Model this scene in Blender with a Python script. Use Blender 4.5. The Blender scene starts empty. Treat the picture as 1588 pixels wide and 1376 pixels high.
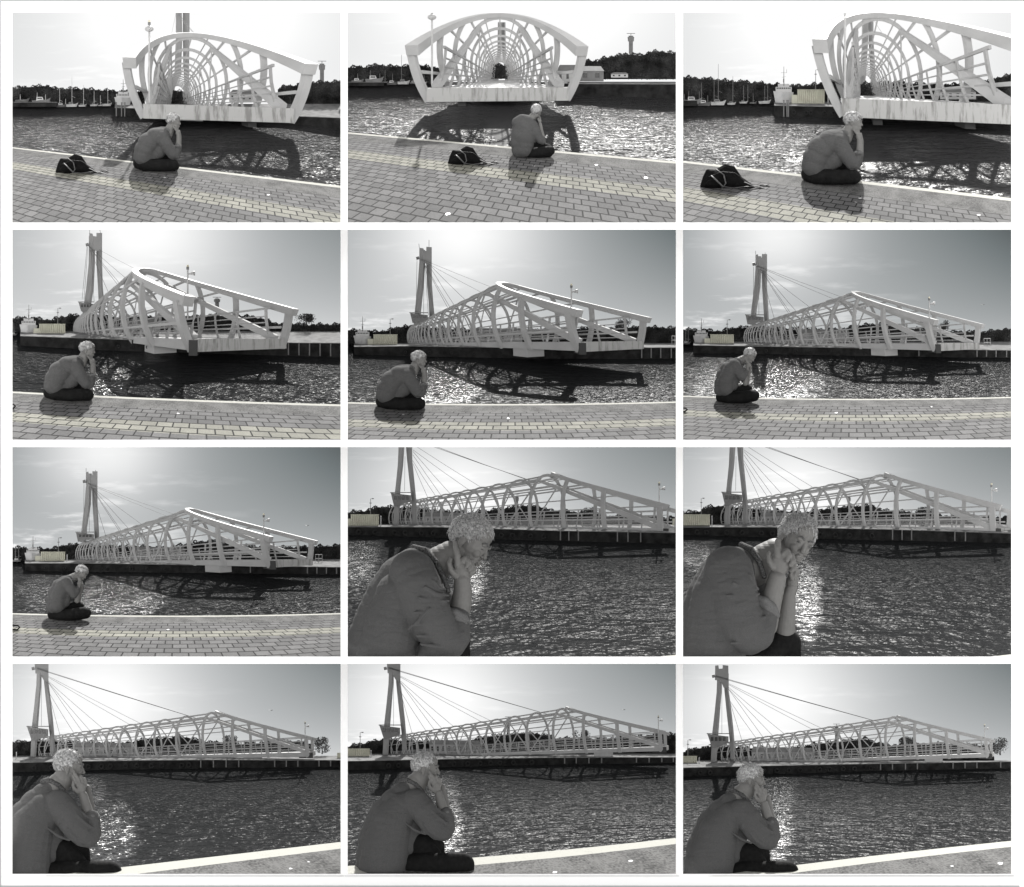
import bpy, bmesh, math, random
import numpy as np
from mathutils import Vector, Matrix
random.seed(7); rng = np.random.default_rng(7)
C = bpy.context.scene.collection
sc = bpy.context.scene
# ---------------------------------------------------------------- camera, world, sun
F = 4500.0; D1 = 45.0
cam = bpy.data.cameras.new('camera'); co = bpy.data.objects.new('camera', cam); C.objects.link(co)
co.location = (0, 0, 0); co.rotation_euler = (math.pi/2, 0, 0)
cam.sensor_width = 36; cam.lens = F/1588*36; cam.clip_end = 500; cam.clip_start = 0.5
sc.camera = co
SUN_EL, SUN_AZ = 54.0, 6.0        # sun behind the views, a little to the right
w = bpy.data.worlds.new('World'); sc.world = w; w.use_nodes = True
nt = w.node_tree; bg = nt.nodes['Background']
sky = nt.nodes.new('ShaderNodeTexSky'); sky.sky_type = 'NISHITA'; sky.sun_disc = False
sky.sun_elevation = math.radians(SUN_EL); sky.sun_rotation = math.radians(SUN_AZ); sky.air_density = 1.0; sky.dust_density = 1.0
bw = nt.nodes.new('ShaderNodeRGBToBW'); nt.links.new(sky.outputs[0], bw.inputs[0]); nt.links.new(bw.outputs[0], bg.inputs[0])
bg.inputs[1].default_value = 0.15
sl = bpy.data.lights.new('sun', 'SUN'); sl.energy = 3.1; sl.angle = math.radians(0.9); sl.color = (1, .985, .96)
so = bpy.data.objects.new('sun', sl); C.objects.link(so)
e, a = math.radians(SUN_EL), math.radians(SUN_AZ)
sdir = Vector((math.sin(a)*math.cos(e), math.cos(a)*math.cos(e), math.sin(e)))
so.rotation_euler = sdir.to_track_quat('Z', 'Y').to_euler()
sc.view_settings.view_transform = 'Standard'; sc.view_settings.look = 'None'
sc.view_settings.exposure = 1.5; sc.view_settings.gamma = 1
EXPO = 2**1.5

# ---------------------------------------------------------------- the twelve views: pixel frames, depth
PXX = [19.2, 539.2, 1059.2]; PYY = [19.8, 356.0, 692.8, 1028.8]
PW, PH = 509.0, [325.5, 326.2, 325.6, 326.6]
OX = [15, 535, 1055]*4; OY = [15]*3+[350]*3+[688]*3+[1023]*3
SCZ = [3.0538]*11+[1588/533]
DEPS = {i: (480.0 if i < 8 else 640.0 if i < 10 else 560.) for i in range(1, 13)}; ROFF = [0, 335, 670, 1090]; DEP = 480.0                       # depth of one view in picture units
def zc(i, x, y):                  # crop coordinates -> view coordinates
    k = i-1; r = k//3
    return (x/SCZ[k]+OX[k]-PXX[k % 3], y/SCZ[k]+OY[k]-PYY[r])
def PT(i, u, v, w):
    k = i-1; r = k//3; d0 = D1+ROFF[r]*0.01
    d = d0*(1+w/F)
    return Vector(((PXX[k % 3]+u-794)/F*d, d, (688-(PYY[r]+v))/F*d))
HZ = {1:443,2:338,3:433,4:497,5:553,6:546,7:544,8:378,9:378,10:452,11:442,12:462}
HZ = {i: zc(i, 0, y)[1] for i, y in HZ.items()}
CAMH = {i: (1.6 if i < 8 else .9) for i in range(1, 13)}
VB = 327.0
def wg(i, v):                     # depth of the quay surface at picture height v
    return DEPS[i]*(1-(v-HZ[i])/(VB-HZ[i]))
WK = {i: (1.2 if 3 < i < 8 else 1.1 if i >= 8 else 1.16) for i in range(1, 13)}
def ww(i, v):                     # depth of the water surface
    return DEPS[i]*(1-(v-HZ[i])/((VB-HZ[i])*WK[i]))
FM = 318.17
def gxy(i, u, v, h):
    dv = max(v-HZ[i], .5); Y = FM*h/dv
    return ((u-254.5)*Y/FM, Y)

# ---------------------------------------------------------------- materials
MATS = {}
def mat(name, col, rough=.6, metal=0, noise=0, nscale=6, bump=0, bscale=40, spec=.5, coords='Object'):
    if name in MATS: return MATS[name]
    m = bpy.data.materials.new(name); m.use_nodes = True; n = m.node_tree; b = n.nodes['Principled BSDF']
    c = col if isinstance(col, tuple) else (col, col, col)
    if rough >= .8: spec = min(spec, .15)
    b.inputs['Base Color'].default_value = (*c, 1); b.inputs['Roughness'].default_value = rough
    b.inputs['Metallic'].default_value = metal; b.inputs['Specular IOR Level'].default_value = spec
    tc = n.nodes.new('ShaderNodeTexCoord')
    if noise:
        t = n.nodes.new('ShaderNodeTexNoise'); t.inputs['Scale'].default_value = nscale; t.inputs['Detail'].default_value = 6
        n.links.new(tc.outputs[coords], t.inputs['Vector'])
        r = n.nodes.new('ShaderNodeValToRGB'); r.color_ramp.elements[0].position = .3; r.color_ramp.elements[1].position = .7
        r.color_ramp.elements[0].color = (*[x*(1-noise) for x in c], 1); r.color_ramp.elements[1].color = (*[min(1, x*(1+noise)) for x in c], 1)
        n.links.new(t.outputs[0], r.inputs[0]); n.links.new(r.outputs[0], b.inputs['Base Color'])
    if bump:
        t = n.nodes.new('ShaderNodeTexNoise'); t.inputs['Scale'].default_value = bscale; t.inputs['Detail'].default_value = 4
        n.links.new(tc.outputs[coords], t.inputs['Vector'])
        bp = n.nodes.new('ShaderNodeBump'); bp.inputs['Strength'].default_value = bump; bp.inputs['Distance'].default_value = .02
        n.links.new(t.outputs[0], bp.inputs['Height']); n.links.new(bp.outputs[0], b.inputs['Normal'])
    MATS[name] = m; return m
STEEL = mat('white_painted_steel', .255, .45, noise=.10, nscale=3)
def fascia_mat():
    m = mat('stained_white_steel', .6, .6); n = m.node_tree; b = n.nodes['Principled BSDF']
    tc = n.nodes.new('ShaderNodeTexCoord'); mp = n.nodes.new('ShaderNodeMapping'); mp.inputs['Scale'].default_value = (13, 13, 1.6)
    t = n.nodes.new('ShaderNodeTexNoise'); t.inputs['Scale'].default_value = 1; t.inputs['Detail'].default_value = 7; t.inputs['Roughness'].default_value = .65
    r = n.nodes.new('ShaderNodeValToRGB'); r.color_ramp.elements[0].position = .38; r.color_ramp.elements[1].position = .50
    r.color_ramp.elements[0].color = (.15, .148, .144, 1); r.color_ramp.elements[1].color = (.29, .29, .285, 1)
    n.links.new(tc.outputs['Object'], mp.inputs[0]); n.links.new(mp.outputs[0], t.inputs[0]); n.links.new(t.outputs[0], r.inputs[0]); n.links.new(r.outputs[0], b.inputs['Base Color'])
    return m
FASC = fascia_mat()
DECKM = mat('pale_deck_planks', .40, .6, noise=.2, nscale=9)
RAILM = mat('brushed_grey_steel', .2, .35, metal=.3, noise=.15)
DARK = mat('black_fittings', .012, .6)
CABLE = mat('dark_steel_cable', .06, .5)
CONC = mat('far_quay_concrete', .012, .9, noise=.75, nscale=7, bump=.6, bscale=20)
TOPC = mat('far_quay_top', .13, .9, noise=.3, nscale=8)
PYL = mat('pylon_grey_concrete', .19, .7, noise=.12, nscale=2)
TYRE = mat('black_rubber', .018, .8)
CREAM = mat('cream_sheet_metal', (.36, .355, .29), .6, noise=.12, nscale=6)
WHITE = mat('white_gloss_paint', .33, .35, noise=.12, nscale=9)
GREYP = mat('mid_grey_paint', .11, .5, noise=.2, nscale=9)
HULL = mat('dark_hull_paint', .06, .4)
GLASS = mat('dark_window_glass', .02, .15)
LEAF = mat('dark_foliage', .028, .8, noise=.85, nscale=5, spec=.1)
LEAF2 = mat('mid_foliage', .05, .8, noise=.6, nscale=9, spec=.1)
BARK = mat('bark', .07, .9)
PAPER = mat('matt_white_board', .93, .9, spec=.0)
GREYL = mat('pale_grey_board_edge', .42, .9, spec=.0)
BAG = mat('black_backpack_cloth', .0025, .85, noise=.4, nscale=14, bump=.3, bscale=14, spec=.12)
TROU = mat('dark_denim', .006, .85, noise=.4, nscale=12, bump=.5, bscale=16, spec=.2)
SKIN = mat('skin', (.125, .123, .119), .55, noise=.06, nscale=14, bump=.15, bscale=60, spec=.3)
EYE = mat('eye_dark', .035, .3)
LIP = mat('lip', (.13, .125, .12), .5)
def hair_mat():
    m = mat('fair_hair', .33, .5, noise=.6, nscale=30, spec=.3)
    return m
HAIR = hair_mat()
def knit_mat():
    m = mat('grey_marl_knit', .17, .95, spec=.1); n = m.node_tree; b = n.nodes['Principled BSDF']
    tc = n.nodes.new('ShaderNodeTexCoord')
    t1 = n.nodes.new('ShaderNodeTexNoise'); t1.inputs['Scale'].default_value = 150; t1.inputs['Detail'].default_value = 2
    t2 = n.nodes.new('ShaderNodeTexNoise'); t2.inputs['Scale'].default_value = 2.6; t2.inputs['Detail'].default_value = 3; t2.inputs['Distortion'].default_value = 1.2
    r = n.nodes.new('ShaderNodeValToRGB'); r.color_ramp.elements[0].position = .3; r.color_ramp.elements[1].position = .7
    r.color_ramp.elements[0].color = (.048, .048, .048, 1); r.color_ramp.elements[1].color = (.092, .092, .092, 1)
    mp = n.nodes.new('ShaderNodeMapping'); mp.inputs['Rotation'].default_value = (0, .6, 0); mp.inputs['Scale'].default_value = (1, 1, 2.6)
    n.links.new(tc.outputs['Object'], mp.inputs[0]); n.links.new(mp.outputs[0], t2.inputs[0]); n.links.new(tc.outputs['Object'], t1.inputs[0])
    n.links.new(t1.outputs[0], r.inputs[0]); n.links.new(r.outputs[0], b.inputs['Base Color'])
    b1 = n.nodes.new('ShaderNodeBump'); b1.inputs['Strength'].default_value = .9; b1.inputs['Distance'].default_value = .03
    b2 = n.nodes.new('ShaderNodeBump'); b2.inputs['Strength'].default_value = .35; b2.inputs['Distance'].default_value = .006
    n.links.new(t2.outputs[0], b1.inputs['Height']); n.links.new(t1.outputs[0], b2.inputs['Height']); n.links.new(b1.outputs[0], b2.inputs['Normal']); n.links.new(b2.outputs[0], b.inputs['Normal'])
    return m
KNIT = knit_mat()
CUFF = mat('ribbed_light_cuff', .10, .9, noise=.2, nscale=60)
COLLAR = mat('striped_collar', .06, .9, noise=.9, nscale=40)

def pave_mat(kind):
    m = bpy.data.materials.new(kind); m.use_nodes = True; n = m.node_tree; b = n.nodes['Principled BSDF']; b.inputs['Roughness'].default_value = .8; b.inputs['Specular IOR Level'].default_value = .1
    L = n.links
    uv = n.nodes.new('ShaderNodeUVMap'); uv.uv_map = 'UVMap'
    no = n.nodes.new('ShaderNodeTexNoise'); no.inputs['Scale'].default_value = 3.2; no.inputs['Detail'].default_value = 9; no.inputs['Roughness'].default_value = .7
    L.new(uv.outputs[0], no.inputs[0])
    fine = n.nodes.new('ShaderNodeTexNoise'); fine.inputs['Scale'].default_value = 45; fine.inputs['Detail'].default_value = 4
    L.new(uv.outputs[0], fine.inputs[0])
    if kind.startswith('brick'):
        c1, c2 = ((.105, .104, .105, 1), (.165, .163, .164, 1)) if kind == 'brick_grey' else ((.22, .217, .188, 1), (.29, .286, .248, 1))
        br = n.nodes.new('ShaderNodeTexBrick'); br.inputs['Scale'].default_value = 1; br.inputs['Brick Width'].default_value = .20; br.inputs['Row Height'].default_value = .125
        br.inputs['Mortar Size'].default_value = .009; br.inputs['Mortar Smooth'].default_value = .15; br.inputs['Color1'].default_value = c1; br.inputs['Color2'].default_value = c2
        br.inputs['Mortar'].default_value = (.006, .006, .006, 1) if kind == 'brick_grey' else (.006, .006, .005, 1)
        L.new(uv.outputs[0], br.inputs[0])
        mx = n.nodes.new('ShaderNodeMix'); mx.data_type = 'RGBA'; mx.blend_type = 'MULTIPLY'; mx.inputs[0].default_value = .55
        L.new(br.outputs[0], mx.inputs[6]); L.new(fine.outputs[0], mx.inputs[7])
        gm = n.nodes.new('ShaderNodeMix'); gm.data_type = 'RGBA'; gm.blend_type = 'MULTIPLY'; gm.inputs[0].default_value = .5
        r = n.nodes.new('ShaderNodeValToRGB'); r.color_ramp.elements[0].position = .3; r.color_ramp.elements[1].position = .6; r.color_ramp.elements[0].color = (.55, .55, .55, 1)
        L.new(no.outputs[0], r.inputs[0]); L.new(mx.outputs[2], gm.inputs[6]); L.new(r.outputs[0], gm.inputs[7]); L.new(gm.outputs[2], b.inputs['Base Color'])
        bp = n.nodes.new('ShaderNodeBump'); bp.inputs['Strength'].default_value = .8; bp.inputs['Distance'].default_value = .03; bp.invert = True
        L.new(br.outputs['Fac'], bp.inputs['Height']); L.new(bp.outputs[0], b.inputs['Normal'])
    else:
        r = n.nodes.new('ShaderNodeValToRGB'); e0, e1 = r.color_ramp.elements
        if kind == 'quay_concrete':
            e0.position = .40; e1.position = .56; e0.color = (.028, .028, .0275, 1); e1.color = (.115, .114, .112, 1)
        else:
            e0.position = .25; e1.position = .45; e0.color = (.20, .20, .18, 1); e1.color = (.34, .338, .31, 1)
        ad = n.nodes.new('ShaderNodeMath'); ad.operation = 'MULTIPLY_ADD'; ad.inputs[1].default_value = .45; 
        L.new(fine.outputs[0], ad.inputs[0])
        mm = n.nodes.new('ShaderNodeMath'); mm.operation = 'MULTIPLY'; mm.inputs[1].default_value = .55; L.new(no.outputs[0], mm.inputs[0]); L.new(mm.outputs[0], ad.inputs[2])
        L.new(ad.outputs[0], r.inputs[0]); L.new(r.outputs[0], b.inputs['Base Color'])
        bp = n.nodes.new('ShaderNodeBump'); bp.inputs['Strength'].default_value = .5; bp.inputs['Distance'].default_value = .02
        L.new(fine.outputs[0], bp.inputs['Height']); L.new(bp.outputs[0], b.inputs['Normal'])
    return m
BR_G, BR_Y, CON_Q, EDGE_W = pave_mat('brick_grey'), pave_mat('brick_cream'), pave_mat('quay_concrete'), pave_mat('white_edge_line')

def wuv(X, Y): return (X*(4/Y)**.5, 4**.5*Y**.5/.5)
def water_mat(i, glitter_spots, bumpk=1.0, glit=(.5,)):
    # (u, v, ru, rv, amount): sun glitter set in by raised specular and ripples ; amount<0 = bridge's dark streak put in by calmed ripples
    m = bpy.data.materials.new('rippled_water'); m.use_nodes = True; n = m.node_tree; b = n.nodes['Principled BSDF']; L = n.links
    b.inputs['Base Color'].default_value = ((.012, .0125, .013, 1) if i > 3 else (.022, .022, .0225, 1)); b.inputs['Roughness'].default_value = .24; b.inputs['IOR'].default_value = 1.333
    uv = n.nodes.new('ShaderNodeUVMap'); uv.uv_map = 'UVMap'
    hs = []
    fk = 1.0 if i < 8 else 1.25
    for s, sx, d in ((2.2*fk, .32, 2), (6*fk, .34, 2), (13*fk, .42, 2)):
        mp = n.nodes.new('ShaderNodeMapping'); mp.inputs['Scale'].default_value = (s*sx, s, 1); mp.inputs['Rotation'].default_value = (0, 0, .12*(s % 3-1)); mp.inputs['Location'].default_value = (i*7.3, i*3.1, 0)
        t = n.nodes.new('ShaderNodeTexNoise'); t.inputs['Scale'].default_value = 1; t.inputs['Detail'].default_value = d; t.inputs['Distortion'].default_value = .5
        L.new(uv.outputs[0], mp.inputs[0]); L.new(mp.outputs[0], t.inputs[0]); hs.append(t)
    uv2 = n.nodes.new('ShaderNodeUVMap'); uv2.uv_map = 'patch'
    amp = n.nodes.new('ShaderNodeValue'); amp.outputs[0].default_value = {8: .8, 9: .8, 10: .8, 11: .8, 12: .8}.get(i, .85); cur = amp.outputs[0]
    for (cu, cv, ru, rv, am) in glitter_spots:
        mp = n.nodes.new('ShaderNodeMapping'); mp.vector_type = 'POINT'
        mp.inputs['Location'].default_value = (-cu/ru, -cv/rv, 0); mp.inputs['Scale'].default_value = (1/ru, 1/rv, 0); L.new(uv2.outputs[0], mp.inputs[0])
        ln = n.nodes.new('ShaderNodeVectorMath'); ln.operation = 'LENGTH'; L.new(mp.outputs[0], ln.inputs[0])
        mr = n.nodes.new('ShaderNodeMapRange'); mr.interpolation_type = 'SMOOTHSTEP'; mr.inputs[1].default_value = .2; mr.inputs[2].default_value = 1.0; mr.inputs[3].default_value = am; mr.inputs[4].default_value = 0
        wn = n.nodes.new('ShaderNodeTexNoise'); wn.inputs['Scale'].default_value = 1; wn.inputs['Detail'].default_value = 6; wm = n.nodes.new('ShaderNodeMapping'); wm.inputs['Scale'].default_value = (22, 60, 1); L.new(uv2.outputs[0], wm.inputs[0]); L.new(wm.outputs[0], wn.inputs[0])
        wa = n.nodes.new('ShaderNodeMath'); wa.operation = 'MULTIPLY_ADD'; L.new(wn.outputs[0], wa.inputs[0]); wa.inputs[1].default_value = 1.3; wa.inputs[2].default_value = -.65
        wb = n.nodes.new('ShaderNodeMath'); wb.operation = 'ADD'; L.new(ln.outputs[1], wb.inputs[0]); L.new(wa.outputs[0], wb.inputs[1]); L.new(wb.outputs[0], mr.inputs[0])
        ad = n.nodes.new('ShaderNodeMath'); ad.operation = 'ADD'; L.new(cur, ad.inputs[0]); L.new(mr.outputs[0], ad.inputs[1]); cur = ad.outputs[0]
    sv = n.nodes.new('ShaderNodeMapRange'); sv.inputs[1].default_value = 0; sv.inputs[2].default_value = 1.2; sv.inputs[3].default_value = .026 if i < 4 else .022 if i < 8 else .006 if i < 10 else .014; sv.inputs[4].default_value = .75 if i < 8 else .4  # specular level raised inside the spots to place the sun glitter
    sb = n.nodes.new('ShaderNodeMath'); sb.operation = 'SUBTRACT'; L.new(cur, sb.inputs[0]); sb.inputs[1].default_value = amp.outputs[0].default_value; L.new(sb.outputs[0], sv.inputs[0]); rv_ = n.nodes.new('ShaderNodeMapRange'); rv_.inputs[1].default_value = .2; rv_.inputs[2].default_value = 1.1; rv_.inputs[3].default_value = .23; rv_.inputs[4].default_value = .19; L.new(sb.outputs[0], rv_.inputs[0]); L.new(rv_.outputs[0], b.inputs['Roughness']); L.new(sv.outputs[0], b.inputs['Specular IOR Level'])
    prev = None
    for t, st, di in zip(hs, (.5, .5, .5), (.21, .13, .055)):
        bp = n.nodes.new('ShaderNodeBump'); bp.inputs['Distance'].default_value = di*bumpk
        mu = n.nodes.new('ShaderNodeMath'); mu.operation = 'MULTIPLY'; mu.inputs[1].default_value = st*.8; mu.use_clamp = True
        L.new(cur, mu.inputs[0]); L.new(mu.outputs[0], bp.inputs['Strength']); L.new(t.outputs[0], bp.inputs['Height'])
        if prev: L.new(prev, bp.inputs['Normal'])
        prev = bp.outputs[0]
    L.new(prev, b.inputs['Normal'])
    return m

def sky_mat(i, base, sun, glow, dark, cloud):
    # base luminance, sun (u,v 0..1), glow size, darkening towards the right top, cloud amount
    m = bpy.data.materials.new('hazy_sky'); m.use_nodes = True; n = m.node_tree; L = n.links
    for x in list(n.nodes): n.nodes.remove(x)
    out = n.nodes.new('ShaderNodeOutputMaterial'); em = n.nodes.new('ShaderNodeEmission'); L.new(em.outputs[0], out.inputs[0])
    uv = n.nodes.new('ShaderNodeUVMap'); uv.uv_map = 'UVMap'
    sp = n.nodes.new('ShaderNodeSeparateXYZ'); L.new(uv.outputs[0], sp.inputs[0])
    def M(op, a_, b_, clamp=False):
        q = n.nodes.new('ShaderNodeMath'); q.operation = op; q.use_clamp = clamp
        for j, x in enumerate((a_, b_)):
            if isinstance(x, (int, float)): q.inputs[j].default_value = x
            else: L.new(x, q.inputs[j])
        return q.outputs[0]
    X, Y = sp.outputs[0], sp.outputs[1]       # Y up: 1 at the top, 0 at the horizon
    dx = M('SUBTRACT', X, sun[0]); dy = M('MULTIPLY', M('SUBTRACT', Y, sun[1]), .45)
    d2 = M('ADD', M('MULTIPLY', dx, dx), M('MULTIPLY', dy, dy))
    g = M('POWER', 2.718, M('MULTIPLY', d2, -1/glow**2))
    lum = M('ADD', base, M('MULTIPLY', g, .44))
    rx = M('MAXIMUM', M('SUBTRACT', X, .35), 0)
    dk = M('MULTIPLY', M('MULTIPLY', rx, M('ADD', M('MULTIPLY', Y, .75), .25)), dark)
    lum = M('SUBTRACT', lum, dk)
    lx = M('MAXIMUM', M('SUBTRACT', .25, X), 0); lum = M('SUBTRACT', lum, M('MULTIPLY', M('MULTIPLY', lx, Y), .5*min(1, dark)+.2))
    hzb = M('POWER', M('SUBTRACT', 1, Y, True), 4); lum = M('ADD', lum, M('MULTIPLY', hzb, .12))
    mp = n.nodes.new('ShaderNodeMapping'); mp.inputs['Scale'].default_value = (4, 7, 1); mp.inputs['Location'].default_value = ((i if i > 3 else 2)*.01+1.3, 2.7, 0); L.new(uv.outputs[0], mp.inputs[0])
    t = n.nodes.new('ShaderNodeTexNoise'); t.inputs['Scale'].default_value = 1; t.inputs['Detail'].default_value = 7; t.inputs['Roughness'].default_value = .55; L.new(mp.outputs[0], t.inputs[0])
    cr = n.nodes.new('ShaderNodeMapRange'); cr.interpolation_type = 'SMOOTHSTEP'; cr.inputs[1].default_value = .52; cr.inputs[2].default_value = .68; L.new(t.outputs[0], cr.inputs[0])
    low = M('MULTIPLY', M('SUBTRACT', 1, Y, True), M('SUBTRACT', 1, M('MULTIPLY', X, 1.3), True))
    lum = M('ADD', lum, M('MULTIPLY', M('MULTIPLY', cr.outputs[0], low), cloud))
    lum = M('MAXIMUM', lum, .05)
    r = n.nodes.new('ShaderNodeValToRGB'); r.color_ramp.elements[0].color = (.0, .0, .0, 1); r.color_ramp.elements[1].color = (1, 1, 1, 1)
    e_ = r.color_ramp.elements.new(.2); e_.color = (.178, .202, .208, 1)
    e_ = r.color_ramp.elements.new(.5); e_.color = (.485, .502, .508, 1)
    L.new(lum, r.inputs[0]); L.new(r.outputs[0], em.inputs[0]); em.inputs[1].default_value = 1/EXPO
    return m

# ---------------------------------------------------------------- mesh helpers
class MB:
    def __init__(s): s.v = []; s.f = []; s.uv = None
    def add(s, vs, fs):
        o = len(s.v); s.v += [tuple(x) for x in vs]; s.f += [tuple(o+k for k in f) for f in fs]
    def box(s, u0, v0, w0, u1, v1, w1):
        s.add([(u0,v0,w0),(u1,v0,w0),(u1,v1,w0),(u0,v1,w0),(u0,v0,w1),(u1,v0,w1),(u1,v1,w1),(u0,v1,w1)],
              [(0,1,2,3),(5,4,7,6),(4,0,3,7),(1,5,6,2),(4,5,1,0),(3,2,6,7)])
    def prism(s, poly, w0, w1):
        n = len(poly); s.add([(u, v, w0) for u, v in poly]+[(u, v, w1) for u, v in poly],
            [tuple(range(n)), tuple(range(2*n-1, n-1, -1))]+[(k, (k+1) % n, n+(k+1) % n, n+k) for k in range(n)])
    def tube(s, pts, r, n=6, rw=None):
        rr = r if isinstance(r, (list, tuple)) else [r]*len(pts); P = [np.array(p, float) for p in pts]; rings = []
        for k, p in enumerate(P):
            t = P[min(k+1, len(P)-1)]-P[max(k-1, 0)]; t = t/(np.linalg.norm(t)+1e-9)
            a_ = np.array([0, 0, 1.]) if abs(t[2]) < .9 else np.array([1., 0, 0]); x = np.cross(t, a_); x /= np.linalg.norm(x); y = np.cross(t, x)
            rings.append([p+rr[k]*(math.cos(q)*x+math.sin(q)*y) for q in [2*math.pi*j/n for j in range(n)]])
        vs = [q for R in rings for q in R]; fs = [(k*n+j, k*n+(j+1) % n, (k+1)*n+(j+1) % n, (k+1)*n+j) for k in range(len(P)-1) for j in range(n)]
        fs += [tuple(range(n)), tuple(range(len(vs)-1, len(vs)-n-1, -1))]; s.add(vs, fs)
    def ball(s, c, r, nu=10, nv=7, rot=None):
        r = r if isinstance(r, (list, tuple)) else (r, r, r); vs = [];
        for a_ in range(1, nv):
            th = math.pi*a_/nv
            for b_ in range(nu):
                ph = 2*math.pi*b_/nu; q = np.array([r[0]*math.sin(th)*math.cos(ph), r[1]*math.cos(th), r[2]*math.sin(th)*math.sin(ph)])
                if rot is not None: q = rot@q
                vs.append(np.array(c)+q)
        for sg in (1, -1):
            q = np.array([0, r[1]*sg, 0.]);  q = rot@q if rot is not None else q; vs.append(np.array(c)+q)
        T, B = len(vs)-2, len(vs)-1; fs = []
        for a_ in range(nv-2):
            for b_ in range(nu): fs.append((a_*nu+b_, (a_+1)*nu+b_, (a_+1)*nu+(b_+1) % nu, a_*nu+(b_+1) % nu))
        for b_ in range(nu): fs.append((T, b_, (b_+1) % nu)); fs.append((B, (nv-2)*nu+(b_+1) % nu, (nv-2)*nu+b_))
        s.add(vs, fs)
    def chain(s, pts, step=.45):       # overlapping balls along a line of (x,y,z,r)
        for A, B in zip(pts[:-1], pts[1:]):
            A = np.array(A, float); B = np.array(B, float); L_ = np.linalg.norm(B[:3]-A[:3]); k = max(1, int(L_/(step*min(A[3], B[3]))))
            for j in range(k+1): q = A+(B-A)*j/k; s.ball(q[:3], float(q[3]), *((8, 6) if q[3] < 14 else (20, 14)))
        if len(pts) == 1: s.ball(pts[0][:3], float(pts[0][3]), 10, 7)
def build(i, mb, name, m, parent=None, voxel=None, smooth=False, sm_iter=4, fn=None, clip=False):
    """turn view coordinates into a real mesh in the world; children are stored relative to their thing"""
    base = Vector(parent['base_']) if parent is not None else Vector((0, 0, 0))
    if parent is not None and parent.parent is not None: base = Vector(parent['base_'])
    vs = [(PT(i, *p)-base)[:] for p in mb.v] if fn is None else [(PT(i, *fn(*p))-base)[:] for p in mb.v]
    me = bpy.data.meshes.new(name); me.from_pydata(vs, [], mb.f); me.update()
    bm = bmesh.new(); bm.from_mesh(me); bmesh.ops.recalc_face_normals(bm, faces=bm.faces); bm.to_mesh(me); bm.free()
    o = bpy.data.objects.new(name, me); C.objects.link(o); me.materials.append(m)
    if voxel and False: pass
    if voxel:
        md = o.modifiers.new('r', 'REMESH'); md.mode = 'VOXEL'; md.voxel_size = voxel
        ms = o.modifiers.new('s', 'SMOOTH'); ms.iterations = sm_iter; ms.factor = .5
        dg = bpy.context.evaluated_depsgraph_get(); ev = o.evaluated_get(dg); nm = bpy.data.meshes.new_from_object(ev)
        o.modifiers.clear(); o.data = nm; bpy.data.meshes.remove(me); me = nm; me.name = name
        if not me.materials: me.materials.append(m)
        smooth = True
    if clip:
        k = i-1; r = k//3; bm = bmesh.new(); bm.from_mesh(me)
        tl, trr = PT(i, -.6, 0, 0), PT(i, 509.6, 0, 0); bl, br = PT(i, -.6, PH[r]+.6, 0), PT(i, 509.6, PH[r]+.6, 0)
        for nrm in (bl.cross(br), tl.cross(bl), br.cross(trr)):
            nrm = nrm.normalized(); mid = PT(i, 254, 160, 0)
            if nrm.dot(mid) > 0: nrm = -nrm
            bmesh.ops.bisect_plane(bm, geom=bm.verts[:]+bm.edges[:]+bm.faces[:], plane_co=-base, plane_no=nrm, clear_outer=True)
            ed = [e_ for e_ in bm.edges if e_.is_boundary]
            if ed and voxel: bmesh.ops.holes_fill(bm, edges=ed)
        bm.to_mesh(me); bm.free()
    if smooth: me.polygons.foreach_set('use_smooth', [True]*len(me.polygons))
    if parent is not None: o.parent = parent
    o['base_'] = base[:]
    return o
def thing(i, name, label, cat, u, v, w, group=None):
    o = bpy.data.objects.new(name, None); C.objects.link(o); o.location = PT(i, u, v, w); o.empty_display_size = .1
    o['label'] = label; o['category'] = cat; o['base_'] = o.location[:]
    if group: o['group'] = group
    return o
def tag(o, label, cat, group=None):
    o['label'] = label; o['category'] = cat
    if group: o['group'] = group
    return o
def center(o):                      # move a one-mesh thing's origin to its base
    me = o.data; n = len(me.vertices); a_ = np.empty(n*3); me.vertices.foreach_get('co', a_); a_ = a_.reshape(-1, 3)
    c = np.array([(a_[:,0].min()+a_[:,0].max())/2, (a_[:,1].min()+a_[:,1].max())/2, a_[:,2].min()]); a_ -= c
    me.vertices.foreach_set('co', a_.ravel()); me.update(); o.location = c; return o
ORD = ['first', 'second', 'third', 'fourth', 'fifth', 'sixth', 'seventh', 'eighth', 'ninth', 'tenth', 'eleventh', 'twelfth', 'thirteenth', 'fourteenth', 'fifteenth']
VN = {1:'top left view',2:'top middle view',3:'top right view',4:'second row left view',5:'second row middle view',6:'second row right view',
      7:'third row left view',8:'third row middle view',9:'third row right view',10:'bottom left view',11:'bottom middle view',12:'bottom right view'}

gm_ = bpy.data.meshes.new('ground'); gm_.from_pydata([(-300, -250, -14.0), (300, -250, -14.0), (300, 350, -14.0), (-300, 350, -14.0)], [], [(0, 1, 2, 3)]); gm_.update()
go_ = bpy.data.objects.new('ground', gm_); C.objects.link(go_); go_['kind'] = 'structure'; gm_.materials.append(mat('pale_concrete_ground', .62, .9, noise=.1, nscale=.3))  # unseen pale plane, added to bounce sunlight up onto the white boards
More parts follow.
